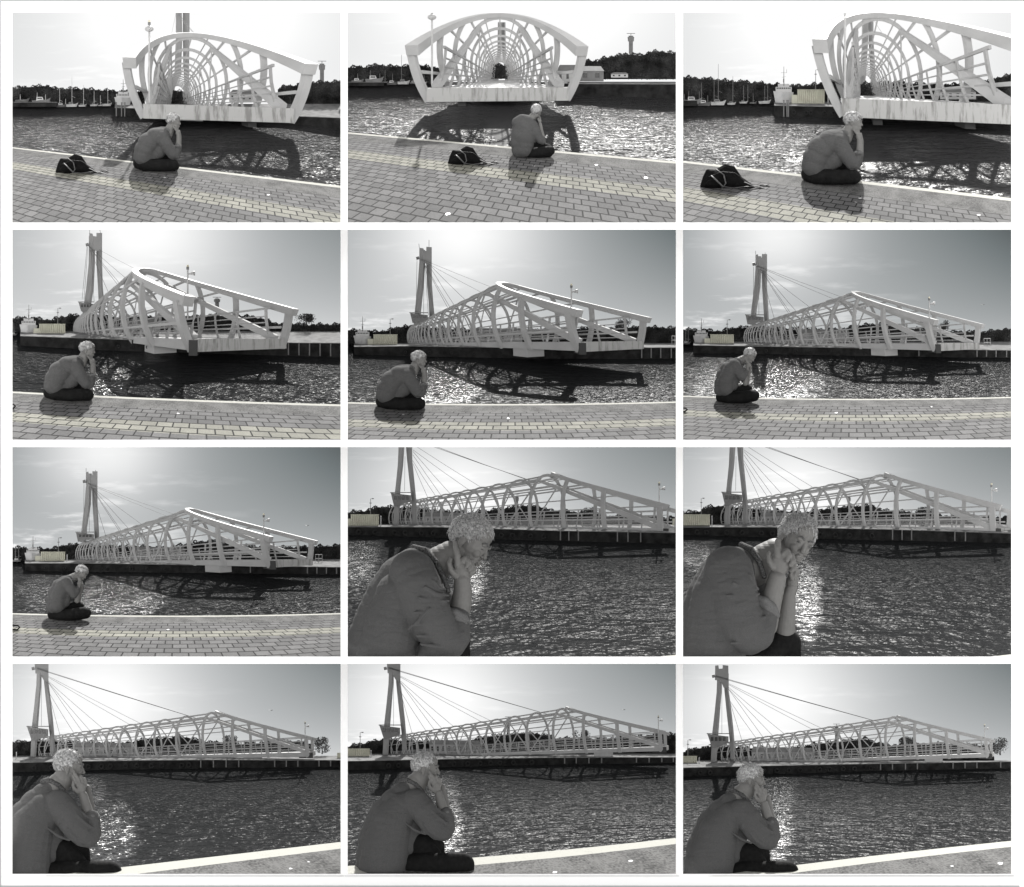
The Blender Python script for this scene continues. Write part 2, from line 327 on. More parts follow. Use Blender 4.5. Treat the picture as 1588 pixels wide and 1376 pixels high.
# ---------------------------------------------------------------- white board with window openings (one piece per row)
rows = ['top', 'second', 'third', 'bottom']
yb = [1.0, (20+325.5+356)/2-.4, (356+326.2+692.8)/2, (692.8+325.6+1028.8)/2, 1377+200]
yb[0] = -260
for r in range(4):
    i0 = r*3+1; mb = MB(); u_ = lambda U: U-PXX[0]; v_ = lambda V: V-PYY[r]
    y0, y1 = yb[r]-6*(r > 0), yb[r+1]+6*(r < 3); t0, t1 = PYY[r], PYY[r]+PH[r]
    W0, W1 = -8+r*.0, -2
    xs = [-320]+[x for p in PXX for x in (p, p+PW)]+[1960]
    mb.box(u_(xs[0]), v_(y0), W0, u_(xs[-1]), v_(t0), W1); mb.box(u_(xs[0]), v_(t1), W0, u_(xs[-1]), v_(y1), W1)
    for k in range(0, 8, 2): mb.box(u_(xs[k]), v_(t0), W0, u_(xs[k+1]), v_(t1), W1)
    o = build(i0, mb, 'mount_board', PAPER); center(o)
    tag(o, 'white board framing the three openings of the %s row' % rows[r], 'board')
    g = MB()
    g.box(u_(-12), v_(y0), -9.5, u_(1.0), v_(y1), W0)
    if r == 0: g.box(u_(1.0), v_(-12), -9.5, u_(1600), v_(2.2), W0)
    if r == 3: g.box(u_(1.0), v_(1373.6), -9.5, u_(1581), v_(1390), W0)
    o['base_'] = o.location[:]
    build(i0, g, 'edge_strip', GREYL, o)

# ---------------------------------------------------------------- grids for ground and water
def sheet(i, name, m, poly_fn, u0, u1, nu, nv, h, dfn, uvfn, kind='structure', skirt=None):
    vs = []; uvs = []; pt = []
    for b_ in range(nv+1):
        for a_ in range(nu+1):
            u = u0+(u1-u0)*a_/nu; va, vb = poly_fn(u); q = b_/nv; v = va+(vb-va)*q
            vs.append(PT(i, u, v, dfn(v))[:]); uvs.append(uvfn(u, v)); pt.append((u/509, v/326))
    fs = [(b_*(nu+1)+a_, (b_+1)*(nu+1)+a_, (b_+1)*(nu+1)+a_+1, b_*(nu+1)+a_+1) for b_ in range(nv) for a_ in range(nu)]
    me = bpy.data.meshes.new(name); me.from_pydata(vs, [], fs); me.update()
    l1 = me.uv_layers.new(name='UVMap'); l2 = me.uv_layers.new(name='patch')
    idx = [k for f in fs for k in f]
    l1.data.foreach_set('uv', [c for k in idx for c in uvs[k]]); l2.data.foreach_set('uv', [c for k in idx for c in pt[k]])
    me.materials.append(m); o = bpy.data.objects.new(name, me); C.objects.link(o); o['kind'] = kind
    return center(o)

EDGE = {1:[(0,650),(1570,835)],2:[(0,580),(1570,720)],3:[(0,715),(1570,893)],4:[(0,785),(800,822),(1570,847)],5:[(0,836),(700,845),(1570,833)],6:[(0,805),(700,820),(1570,811)],
        7:[(0,803),(700,815),(1570,803)],8:[(0,1180),(1300,1030),(1570,1000)],9:[(0,1180),(1300,1028),(1570,998)],10:[(0,1045),(520,985),(1566,864)],11:[(0,978),(610,938),(1566,845)],12:[(0,1020),(550,948),(1528,838)]}
def edge_fn(i):
    P = [zc(i, *p) for p in EDGE[i]]
    if len(P) == 3:
        co_ = np.polyfit([p[0] for p in P], [p[1] for p in P], 2)
    else: co_ = np.polyfit([p[0] for p in P], [p[1] for p in P], 1)
    return lambda u: float(np.polyval(co_, u))
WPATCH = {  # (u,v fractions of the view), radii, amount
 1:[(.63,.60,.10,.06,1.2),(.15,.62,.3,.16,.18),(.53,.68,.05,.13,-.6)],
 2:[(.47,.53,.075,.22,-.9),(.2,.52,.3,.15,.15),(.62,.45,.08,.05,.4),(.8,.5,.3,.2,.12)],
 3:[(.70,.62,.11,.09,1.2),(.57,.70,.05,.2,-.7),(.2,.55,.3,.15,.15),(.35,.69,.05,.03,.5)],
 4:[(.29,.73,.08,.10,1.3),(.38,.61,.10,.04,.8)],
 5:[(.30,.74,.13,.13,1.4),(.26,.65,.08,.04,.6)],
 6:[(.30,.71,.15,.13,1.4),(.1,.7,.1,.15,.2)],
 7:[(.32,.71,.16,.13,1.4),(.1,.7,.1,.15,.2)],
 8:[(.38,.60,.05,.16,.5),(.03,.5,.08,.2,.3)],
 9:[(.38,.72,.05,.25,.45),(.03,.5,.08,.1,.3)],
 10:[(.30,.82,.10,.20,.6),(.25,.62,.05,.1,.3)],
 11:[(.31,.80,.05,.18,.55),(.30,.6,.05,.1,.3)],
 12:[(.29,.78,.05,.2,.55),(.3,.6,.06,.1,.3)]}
SKY = {1:(.80,(.55,1.0),.35,.0,.3),2:(.80,(.5,1.1),.4,.0,.3),3:(.74,(.5,1.0),.45,.0,.35),4:(.62,(.42,1.0),.25,.5,.5),5:(.58,(.36,1.0),.24,.62,.5),
       6:(.47,(.28,.98),.20,.52,.7),7:(.47,(.28,.98),.20,.52,.7),8:(.52,(.34,.55),.26,.42,.6),9:(.52,(.34,.55),.26,.42,.6),10:(.62,(.25,.6),.28,.6,.5),11:(.62,(.25,.6),.28,.6,.5),12:(.60,(.25,.6),.28,.6,.5)}
WAVEK = {i: 1.0 for i in range(1, 13)}
for i in range(1, 13):
    ef = edge_fn(i); h = CAMH[i]; r = (i-1)//3; bot = PH[r]+2.5
    # ground metric frame along the quay edge
    A = gxy(i, 0, ef(0), h); B = gxy(i, 500, ef(500), h); t = np.array(B)-np.array(A); t /= np.linalg.norm(t); nn = np.array([t[1], -t[0]])
    if nn[1] > 0: nn = -nn
    def muv(u, v, A=A, t=t, nn=nn, h=h, i=i):
        g = np.array(gxy(i, u, v, h))-np.array(A); return (float(g@t), float(g@nn))
    def off(u, dist, A=A, t=t, nn=nn, h=h, i=i, ef=ef):     # picture height where the quay distance equals dist
        lo, hi = ef(u), ef(u)+400
        base_n = muv(u, lo)[1]
        for _ in range(40):
            m_ = (lo+hi)/2
            if muv(u, m_)[1]-base_n < dist: lo = m_
            else: hi = m_
        return lo
    def muv0(u, v):                                          # distance measured from the (slightly curved) edge
        a_ = muv(u, v); b_ = muv(u, ef(u)); kk = .72 if 3 < i < 8 else 1.; return (a_[0]*kk, (a_[1]-b_[1])*kk)
    bands = [('quay_edge_line', EDGE_W, 0, .12), ('quay_concrete', CON_Q, .12, .62), ('brick_paving', BR_G, .62, 1.22), ('brick_stripe', BR_Y, 1.22, 1.60), ('brick_paving', BR_G, 1.60, 9)] if i < 8 else \
            [('quay_edge_line', EDGE_W, 0, .12), ('quay_concrete', CON_Q, .12, 9)]
    for nm, m_, d0, d1 in bands:
        def pf(u, d0=d0, d1=d1):
            a_ = off(u, d0) if d0 else ef(u); b_ = off(u, d1) if d1 < 5 else bot+6
            return (min(a_, bot+1), min(max(a_, b_), bot+1))
        if min(pf(u)[0] for u in (0, 250, 509)) > bot: continue
        sheet(i, nm, m_, pf, -5, 514, 60, 14 if d1 > 5 else 5, h, lambda v: wg(i, v), muv0)
    # quay face down to the water
    q = MB(); us = np.linspace(-5, 514, 40)
    for a_, b_ in zip(us[:-1], us[1:]):
        ea, eb = ef(a_), ef(b_)
        if ea > bot-1: continue
        q.add([(a_, ea, wg(i, ea)), (b_, eb, wg(i, eb)), (b_, min(eb+22, bot+3), wg(i, eb)+1), (a_, min(ea+22, bot+3), wg(i, ea)+1)], [(0, 1, 2, 3)])
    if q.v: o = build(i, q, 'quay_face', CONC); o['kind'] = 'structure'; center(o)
    # water
    hz = HZ[i]+1.5
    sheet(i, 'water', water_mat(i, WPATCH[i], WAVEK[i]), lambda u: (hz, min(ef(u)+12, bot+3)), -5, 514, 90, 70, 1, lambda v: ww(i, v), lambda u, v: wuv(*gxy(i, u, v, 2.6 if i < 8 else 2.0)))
    # sky
    n_ = 12; vs = []; uvs = []
    for b_ in range(n_+1):
        for a_ in range(n_+1):
            x, y = a_/n_, b_/n_; u = -6+x*521; v = hz+14-(hz+20)*y
            vs.append(PT(i, u, v, DEPS[i]+118+6*math.cos((x-.5)*3))[:]); uvs.append(((u)/509, 1-max(v, -5)/hz))
    me = bpy.data.meshes.new('sky'); fs = [(b_*(n_+1)+a_, b_*(n_+1)+a_+1, (b_+1)*(n_+1)+a_+1, (b_+1)*(n_+1)+a_) for b_ in range(n_) for a_ in range(n_)]
    me.from_pydata(vs, [], fs); me.update(); l = me.uv_layers.new(name='UVMap'); l.data.foreach_set('uv', [c for f in fs for k in f for c in uvs[k]])
    me.polygons.foreach_set('use_smooth', [True]*len(me.polygons))
    S_ = SKY[i]; me.materials.append(sky_mat(i, *S_)); o = bpy.data.objects.new('sky', me); C.objects.link(o); o['kind'] = 'structure'; center(o)

# ---------------------------------------------------------------- the tubular swing bridge, posed per view
SH = dict(L=59.43, A=50.716, zA=5.0, zT=1.38, wd=2.05, z0=5.8)
POSE = np.array([[-1.5515,-.0054,64.8611,.3818,140.4402,.0291],[-1.5168,-3.5703,65.1701,.6005,102.3558,-.0021],[-1.6227,4.8946,63.8544,.4439,125.8299,.0179],
 [-1.0621,-26.5159,58.6122,.4597,164.1313,.0083],[-1.013,-27.0615,58.7885,.3982,175.0246,-.0123],[-.9688,-27.5138,59.8679,.4482,176.4272,-.0117],
 [-.9715,-27.0261,60.142,.4557,175.3625,-.0147],[-.8198,-30.8902,55.52,.21,124.3282,.0237],[-.8082,-31.5024,55.1368,.2,124.6063,.024],
 [-.6619,-35.0834,53.9445,.9278,135.2201,-.0431],[-.7093,-31.8371,55.9837,.7342,132.9356,-.0493],[-.6764,-33.1267,55.6035,.8394,141.9444,-.0528]])
KEY = {1:dict(T0=(526,253),T1=(1455,290),AP=(870,114),C0=(645,508),C1=(1325,525),RT=(795,360),RB=(790,458)),
2:dict(T0=(278,195),T1=(1157,197),AP=(735,24),C0=(407,428),C1=(1040,425),RT=(735,250),RB=(735,338)),
3:dict(T0=(620,178),T1=(1760,218),C0=(778,502),C1=(1600,522),AP=(930,0),RT=(885,330)),
4:dict(T0=(825,355),T1=(1358,412),AP=(670,216),C0=(860,592),C1=(1298,580),RT=(340,425),RB=(320,522)),
5:dict(T0=(1088,415),T1=(1443,450),AP=(775,283),C0=(1110,590),C1=(1408,583),RT=(330,460),RB=(310,565)),
6:dict(T0=(1205,450),T1=(1433,480),AP=(845,325),C0=(1205,592),C1=(1410,585),RT=(335,475),RB=(315,562)),
7:dict(T0=(1232,445),T1=(1450,470),AP=(865,320),C0=(1232,584),C1=(1430,580),RT=(345,470),RB=(325,558)),
8:dict(T0=(1533,297),T1=(1605,335),AP=(995,148),C0=(1497,432),RT=(250,283),RB=(215,385)),
9:dict(T0=(1520,297),T1=(1590,335),AP=(985,150),C0=(1483,432),RT=(235,285),RB=(200,382)),
10:dict(T0=(1437,372),T1=(1445,372),AP=(985,253),C0=(1415,468),RT=(145,372),RB=(120,472)),
11:dict(T0=(1525,343),T1=(1530,348),AP=(1055,233),C0=(1500,442),RT=(225,365),RB=(200,462)),
12:dict(T0=(1443,370),T1=(1446,370),AP=(1010,268),C0=(1423,462),RT=(195,387),RB=(170,482))}
def rawproj(i, s, l, z):
    th, X, Y, h, v0, ro = POSE[i-1]
    x = X+s*math.cos(th)-l*math.sin(th); y = max(Y+s*math.sin(th)+l*math.cos(th), 2.0)
    u = FM*x/y; v = v0+FM*(h-z)/y-162.5; c, k = math.cos(ro), math.sin(ro)
    return 254.5+u*c-v*k, 162.5+u*k+v*c, y
KP = dict(T0=(SH['L'],-2.6,1.38),T1=(SH['L'],2.6,1.38),AP=(SH['A'],0,5.0),C0=(59.15,-2.05,0),C1=(59.15,2.05,0),RT=(0,0,5.8),RB=(0,-2.05,.1))
WARP = {}
for i in range(1, 13):               # small per-view straightening of the fit (regularised affine)
    src, dst = [], []
    for k, p in KEY[i].items():
        q = KP[k] if not (k == 'RB' and i < 4) else (0, 0, .35)
        u, v, _ = rawproj(i, *q); src.append((1, (u-254)/250, (v-162)/160)); dst.append(np.array(zc(i, *p))-(u, v))
    S_ = np.array(src); W_ = np.array(dst); WARP[i] = np.linalg.solve(S_.T@S_+np.diag([.02, .05, .05]), S_.T@W_)
def BR(i, kf=None):
    wp = WARP[i]; Y0 = FM*1.6/(VB-HZ[i])
    def f(s, l, z):
        u, v, y = rawproj(i, s, l, z); d = np.array([1, (u-254)/250, (v-162)/160])@wp
        return (u+d[0], v+d[1], DEPS[i]*(1-Y0/((kf or (2.2 if i < 4 else 1.75 if i < 8 else 1.9))*y)))
    return f
def sect(mb, pts, hw, hh, ups=None):           # rectangular beam along a polyline (metric bridge space)
    P = [np.array(p, float) for p in pts]; R = []
    for k, p in enumerate(P):
        t = P[min(k+1, len(P)-1)]-P[max(k-1, 0)]; t /= np.linalg.norm(t)
        up = np.array(ups[k] if ups is not None else (0, 0, 1.)); 
        if abs(up@t) > .97: up = np.array([1., 0, 0])
        x = np.cross(t, up); x /= np.linalg.norm(x); y = np.cross(x, t)
        R.append([p+hw*x+hh*y, p-hw*x+hh*y, p-hw*x-hh*y, p+hw*x-hh*y])
    vs = [q for r_ in R for q in r_]; fs = [(k*4+j, k*4+(j+1) % 4, k*4+4+(j+1) % 4, k*4+4+j) for k in range(len(P)-1) for j in range(4)]
    fs += [(0, 1, 2, 3), tuple(len(vs)-1-j for j in range(4))]; mb.add(vs, fs)
def ztop(s): return 5.0+.8*(1-min(s, 50.7)/50.7)
def ring(s, ph):                                # ph: angle from the widest point, 90 = top
    b_ = ztop(s)-1.9; return np.array([s, 2.6*math.cos(ph), 1.9+b_*math.sin(ph)])
PH0 = -math.asin(1.9/3.1)
RIBS = [59.1, 56.2, 53.3, 50.1]+[50.1-3.45*k for k in range(1, 15)]
BL = {1:'white tubular footbridge seen nearly end on, its mouth open to the left of the frame centre, %s',}
def bridge(i):
    PW_ = 1.0 if i < 4 else 1.1
    f = BR(i); bu, bv, bw_ = f(30, 0, 0)
    how = {1:'white tubular footbridge seen almost end on with the pylon over it',2:'white tubular footbridge pointing straight at the viewer',3:'white tubular footbridge cut off by the right frame side',
           4:'white tubular footbridge swung half aside with both curved arms apart',5:'white tubular footbridge swung aside above the glittering water'}.get(i, 'white tubular footbridge lying along the far quay')
    T = thing(i, 'footbridge', how+', '+VN[i], 'bridge', bu, bv, bw_, 'tubular footbridges')
    N = 3 if i > 3 else 2
    def bp(mb, name, m, par=T, **k): return build(i, mb, name, m, par, fn=f, **k)
    # deck and beams
    ss = np.concatenate([np.linspace(0, 45, 24), np.linspace(46.5, 59.1, 16)])
    d = MB(); sect(d, [(s, 0, .20) for s in ss], 1.93, .09); bp(d, 'deck', DECKM)
    for sg in (-1, 1):
        d = MB(); sect(d, [(s, sg*2.0, .17) for s in ss], .07, .17); bp(d, 'edge_beam', STEEL)
    d = MB(); sect(d, [(59.25, -2.05, .17), (59.25, 2.05, .17)], .09, .19); bp(d, 'end_beam', FASC)
    # ribs
    for s in RIBS:
        zc_ = ztop(s) if s < 50.7 else 5.0-((s-50.716)/(59.43-50.716))**(1/PW_)*3.62
        ht, hs = .10, .12
        if s > 50.7:
            ph1 = math.asin(max(-.9, min(.999, (zc_-1.9-.08)/3.1)))
            for sg in (-1, 1):
                mb = MB(); P = []; U = []
                for k in range(13):
                    ph = PH0+(ph1-PH0)*k/12; p = ring(s, ph); P.append((s, sg*p[1], p[2])); U.append((0, sg*math.cos(ph), math.sin(ph)))
                sect(mb, P, hs, ht, U); bp(mb, 'rib', STEEL)
        else:
            mb = MB(); P = []; U = []; n = 26
            for k in range(n+1):
                ph = PH0+(math.pi-2*PH0)*k/n; p = ring(s, ph); P.append(p); U.append((0, math.cos(ph), math.sin(ph)))
            sect(mb, P, .10, .105, U); bp(mb, 'rib', STEEL)
    # the sloping bow over the mouth
    mb = MB(); P = []; U = []
    for k in range(41):
        ph = math.asin(-.52/3.1)+(math.pi-2*math.asin(-.52/3.1))*k/40; z = 1.9+3.1*math.sin(ph)
        P.append((50.716+((5.0-z)/3.62)**PW_*8.72, 2.45*math.cos(ph), z)); U.append((.377, 0, .926))
    sect(mb, P, .17, .14, U); bp(mb, 'bow', STEEL)
    # long tubes
    for ph, r_ in ((0.35, .05), (.8, .06), (1.15, .04), (math.pi/2, .045), (math.pi-1.15, .04), (math.pi-.8, .06), (math.pi-.35, .05)):
        mb = MB(); sE = 50.4+max(0, (1-math.sin(ph)))*7.5
        sect(mb, [ring(s, ph) for s in np.linspace(1.5, min(sE, 57), 26)], r_, r_); bp(mb, 'stringer', STEEL)
    for sg in (-1, 1):
        mb = MB(); sect(mb, [(s, sg*2.36, .82) for s in np.linspace(1.5, 58.9, 26)], .04, .05); bp(mb, 'side_tube', STEEL)
        # main inclined beam, top chord and zigzag
        mb = MB(); sect(mb, [(50.0+9.0*k/6, sg*(1.5+.42*k/6), 4.35-4.0*k/6) for k in range(7)], .10, .14); bp(mb, 'inclined_beam', STEEL)
        mb = MB(); sect(mb, [(s, sg*1.5, 4.35+.5*(1-s/50)) for s in np.linspace(1.5, 50, 24)], .08, .09); bp(mb, 'top_chord', STEEL)
        s = 50.0; up = True
        while s > 4:
            a_, b_ = (s, sg*1.5, 4.3), (s-3.45, sg*1.9, .35)
            if not up: a_, b_ = (s, sg*1.9, .35), (s-3.45, sg*1.5, 4.3)
            mb = MB(); sect(mb, [a_, b_], .05, .05); bp(mb, 'brace', STEEL); up = not up; s -= 3.45
        # railing
        for k in range(37):
            s = 58.7-1.55*k
            mb = MB(); sect(mb, [(s, sg*1.93, .3), (s, sg*1.82, .65), (s, sg*1.72, 1.1), (s, sg*1.68, 1.55)], .03, .05); bp(mb, 'railing_post', RAILM)
        mb = MB()
        for z, y in ((.55, 1.85), (.78, 1.79), (1.0, 1.74), (1.25, 1.70)):
            sect(mb, [(s, sg*y, z) for s in np.linspace(2, 58.7, 22)], .02, .024)
        sect(mb, [(s, sg*1.68, 1.56) for s in np.linspace(2, 58.9, 22)], .035, .04); bp(mb, 'handrail', RAILM)
    # blocks below
    if i > 3:
        s0 = {3:55.5,4:54.5,5:54.5,6:54.5}.get(i, 54.5)
        mb = MB(); sect(mb, [(s0-.7, -1.0, -.26), (s0+.7, -1.0, -.26)], .6, .25); bp(mb, 'support_block', STEEL)
        mb = MB(); sect(mb, [(58.5, -1.5, .1), (59.35, -2.2, .1)], .12, .22); bp(mb, 'lock_housing', DARK)
    else:
        for y in (-1.2, 1.2):
            mb = MB(); sect(mb, [(58.0, y, -.12), (58.6, y, -.12)], .13, .12); bp(mb, 'lock_housing', DARK)
        mb = MB(); sect(mb, [(57.5, -.7, -.06), (58.4, -.7, -.06)], .4, .06); bp(mb, 'support_block', STEEL)
    return f
BF = {i: bridge(i) for i in range(1, 13)}

# ---------------------------------------------------------------- pylons, cabins and stay cables
def pylon(i, X, legs, cap, cabin, cable_from, cable_to, w_=None, knob=None, extra=()):
    """all in crop coordinates of view i"""
    z = lambda p: zc(i, *p); w0 = DEPS[i]*.955 if w_ is None else w_
    b_ = z(legs[0][-1][0:2]); T = thing(i, 'pylon', 'tall %s with splayed legs and cables, %s' % ('grey bridge pylon' if not X else X, VN[i]), 'pylon', b_[0], b_[1], w0, 'bridge pylons')
    for k, lg in enumerate(legs):        # list of (x_left, y, x_right) from top to bottom
        mb = MB(); n = len(lg); vs = []; dd = 5+3*k
        for (xl, y, xr) in lg:
            a_ = z((xl, y)); c_ = z((xr, y)); m_ = (a_[0]+c_[0])/2
            vs += [(a_[0], a_[1], w0+k*7), (c_[0]*.35+m_*.65, a_[1], w0+k*7-2), (c_[0], a_[1], w0+k*7), (c_[0], a_[1], w0+k*7+dd), (a_[0], a_[1], w0+k*7+dd)]
        fs = [(r_*5+j, r_*5+(j+1) % 5, (r_+1)*5+(j+1) % 5, (r_+1)*5+j) for r_ in range(n-1) for j in range(5)]+[(0, 1, 2, 3, 4), tuple(5*n-1-j for j in range(5))]
        mb.add(vs, fs); build(i, mb, 'leg', PYL, T)
    if cap:
        mb = MB(); mb.prism([z(p) for p in cap], w0-1.5, w0+9); build(i, mb, 'head', PYL, T)
    if knob:
        mb = MB(); c_ = z(knob); mb.tube([(c_[0]-2.5, c_[1], w0-3), (c_[0]+2, c_[1]-1, w0-3)], 2.6, 10); build(i, mb, 'cable_anchor', GREYP, T)
    if cabin:
        P = [z(p) for p in cabin]; mb = MB(); mb.prism(P, w0-6, w0+8); cb = build(i, mb, 'control_cabin', GREYP, T)
        x0 = min(p[0] for p in P); x1 = max(p[0] for p in P); y0 = min(p[1] for p in P); y1 = max(p[1] for p in P); cb['base_'] = T['base_']
        for k in range(4):
            mb = MB(); xa = x0+(x1-x0)*(.16+.19*k); mb.box(xa, y0+(y1-y0)*.22, w0-6.6, xa+(x1-x0)*.13, y0+(y1-y0)*.5, w0-6.0); build(i, mb, 'window', GLASS, cb)
        mb = MB(); mb.box(x0-1, y0-1.2, w0-7, x1+1, y0+.3, w0+9); build(i, mb, 'roof', PYL, cb)
    for k, q in enumerate(cable_to):
        a_ = z(cable_from if len(q) < 4 else q[2:4]); c_ = z(q[:2]); mb = MB(); m_ = ((a_[0]+c_[0])/2, (a_[1]+c_[1])/2+.6)
        wa = w0-3; wb = min(w0-4, BF[i](45, 0, 4)[2]) if q[0] > 600 else w0-5
        mb.tube([(*a_, wa), (*m_, (wa+wb)/2), (*c_, wb)], .42 if k < 2 and i > 7 else .3, 5); build(i, mb, 'stay_cable', CABLE, T)
    for (xa, ya, xb, yb_) in extra:
        a_, c_ = z((xa, ya)), z((xb, yb_)); mb = MB(); mb.tube([(*a_, w0), (*c_, w0)], .4, 5); build(i, mb, 'antenna', GREYP, T)
pylon(1, 'white pylon tip above the tube', [[(787, 5, 815), (787, 130, 818), (780, 300, 812), (748, 372, 782), (742, 455, 780)], [(820, 5, 852), (820, 130, 852), (822, 250, 850), (828, 372, 848), (830, 455, 850)]], None, None, (787, 20),
      [(768, 110), (865, 105, 795, 25), (880, 118, 800, 20)], w_=DEPS[i]*.972)
pylon(2, 'pale pylon glimpsed through the tube mouth', [[(724, 60, 745), (722, 200, 742), (710, 262, 726), (706, 335, 728)], [(742, 60, 760), (744, 200, 762), (752, 262, 760), (758, 335, 764)]], None, None, (735, 60), [(800, 15, 820, 5)], w_=DEPS[i]*.985)
pylon(3, 'pale pylon seen through the tube ribs', [[(865, 5, 893), (862, 150, 890), (850, 300, 880), (838, 420, 870)], [(890, 5, 915), (892, 150, 915), (900, 300, 925), (905, 420, 935)]], None, None, (900, 20), [(960, 120), (1000, 70)], w_=DEPS[i]*.975)
pylon(4, None, [[(375, 50, 405), (374, 180, 404), (362, 300, 398), (345, 415, 380), (340, 470, 375)], [(411, 35, 438), (410, 170, 438), (418, 290, 441), (420, 340, 446), (424, 430, 448)]],
      [(377, 36), (392, 38), (396, 50), (411, 52), (413, 34), (438, 38), (438, 120), (405, 120), (376, 100)], [(326, 363), (398, 372), (398, 400), (345, 410), (338, 405)], (372, 95),
      [(620, 218, 425, 115), (565, 262), (530, 285), (517, 288, 380, 105), (470, 322, 378, 110), (343, 350, 366, 100), (352, 350, 370, 100), (400, 360, 385, 115)], knob=(368, 92), extra=[(379, 36, 379, 16), (431, 36, 427, 20)])
pylon(5, None, [[(352, 115, 380), (352, 170, 380), (345, 270, 375), (330, 410, 360), (325, 470, 355)], [(385, 102, 411), (385, 190, 411), (388, 280, 412), (396, 360, 418), (400, 440, 425)]],
      [(352, 105), (372, 108), (374, 120), (385, 120), (386, 100), (411, 104), (411, 185), (385, 185), (370, 165), (352, 160)], [(308, 414), (392, 424), (392, 448), (330, 460), (320, 462)], (348, 155),
      [(715, 300, 360, 158), (662, 325, 360, 162), (580, 362, 405, 190), (522, 385, 408, 205), (500, 392, 375, 178), (490, 395, 375, 182), (426, 432, 378, 185), (336, 412, 341, 165), (372, 420, 374, 180), (395, 425, 378, 185)], knob=(345, 155), extra=[(352, 105, 350, 86), (398, 102, 398, 68)])
def shift(lst, dx, dy): return [tuple(c+(dx if k % 2 == 0 else dy) for k, c in enumerate(q)) for q in lst]
def pyl67(i, dx, dy, to):
    legs = [[(356, 145, 384), (356, 200, 384), (350, 290, 380), (336, 400, 362), (330, 470, 357)], [(387, 135, 411), (385, 220, 411), (387, 290, 411), (393, 380, 416), (398, 460, 420)]]
    legs = [[(a_+dx, b_+dy, c_+dx) for a_, b_, c_ in l] for l in legs]
    pylon(i, None, legs, shift([(356, 138), (368, 136), (370, 150), (387, 152), (388, 134), (411, 138), (411, 215), (385, 212), (372, 195), (356, 190)], dx, dy),
          shift([(309, 424), (395, 433), (395, 455), (328, 468), (318, 468)], dx, dy), (350+dx, 184+dy), to, knob=(349+dx, 184+dy), extra=shift([(357, 136, 357, 120), (402, 136, 402, 128)], dx, dy))
pyl67(6, 0, 0, [(782, 345, 365, 190), (748, 357, 365, 193), (615, 388, 400, 222), (550, 408, 402, 230), (522, 415, 380, 205), (514, 418, 380, 208), (445, 440, 382, 215), (345, 420, 347, 195), (372, 425, 372, 205)])
pyl67(7, 5, -3, [(800, 342, 370, 187), (770, 354, 370, 190), (628, 385, 405, 219), (565, 405, 407, 227), (528, 414, 385, 202), (520, 416, 385, 205), (455, 437, 387, 212), (350, 417, 352, 192), (377, 422, 377, 202)])
def pyl89(i, dx, dy):
    legs = [[(254, 5, 282), (250, 100, 276), (240, 200, 264), (236, 235, 262), (228, 390, 256)], [(288, 5, 318), (294, 80, 319), (304, 170, 328), (315, 270, 338), (320, 380, 342)]]
    legs = [[(a_+dx, b_+dy, c_+dx) for a_, b_, c_ in l] for l in legs]
    pylon(i, None, legs, None, shift([(217, 234), (312, 245), (314, 272), (240, 300), (230, 290)], dx, dy), (250, -30),
          [(888+dx, 178+dy, 410+dx, 12), (880+dx, 178+dy, 425+dx, 12), (645+dx, 208+dy, 335+dx, 12), (590+dx, 222+dy, 322+dx, 30), (498+dx, 238+dy, 322+dx, 38), (455+dx, 246+dy, 322+dx, 55), (430+dx, 250+dy, 320+dx, 80), (392+dx, 256+dy, 322+dx, 95), (282+dx, 225+dy, 284+dx, 60)])
pyl89(8, 0, 0); pyl89(9, -20, -2)
LP = [[(128, 60, 150), (126, 120, 150), (116, 220, 142), (105, 315, 135), (98, 460, 125)], [(160, 30, 184), (163, 110, 184), (172, 200, 196), (182, 290, 206), (190, 362, 212), (192, 440, 215)]]
CAPP = [(118, 12), (184, 12), (184, 110), (162, 100), (146, 72), (122, 66)]
CBP = [(82, 318), (183, 330), (183, 362), (120, 385), (104, 385)]
def pylD(i, dx, dy, k, to, cap=None):
    T = lambda x, y: (112+dx+(x-112)*k, 44+dy+(y-44)*k)
    legs = [[(T(a_, b_)[0], T(a_, b_)[1], T(c_, b_)[0]) for a_, b_, c_ in l] for l in LP]
    pylon(i, None, legs, cap or [T(*p) for p in CAPP], [T(*p) for p in CBP], T(116, 42), to, knob=T(112, 44))
pylD(10, 0, 0, 1, [(895, 281, 130, 40), (890, 280, 130, 44), (620, 303, 185, 80), (572, 310, 185, 85), (440, 326, 180, 100), (385, 343, 185, 110), (345, 343, 180, 105), (305, 350, 185, 155), (238, 358, 170, 100), (150, 320, 150, 75)])
pylD(11, 80, -1, .98, [(970, 262, 210, 38), (965, 261, 210, 42), (690, 290, 262, 78), (650, 297, 262, 83), (515, 318, 258, 98), (460, 328, 262, 108), (425, 335, 258, 103), (385, 340, 262, 150), (318, 350, 248, 98), (230, 315, 230, 75)])
pylD(12, 42, 34, .97, [(935, 293, 165, 75), (930, 292, 165, 79), (658, 320, 225, 112), (618, 327, 225, 117), (480, 343, 222, 128), (430, 355, 225, 138), (383, 360, 222, 135), (350, 363, 225, 185), (285, 375, 210, 130), (192, 340, 192, 105)],
     cap=[(161, 28), (176, 26), (178, 42), (195, 42), (196, 25), (222, 28), (224, 135), (200, 130), (188, 100), (160, 95)])

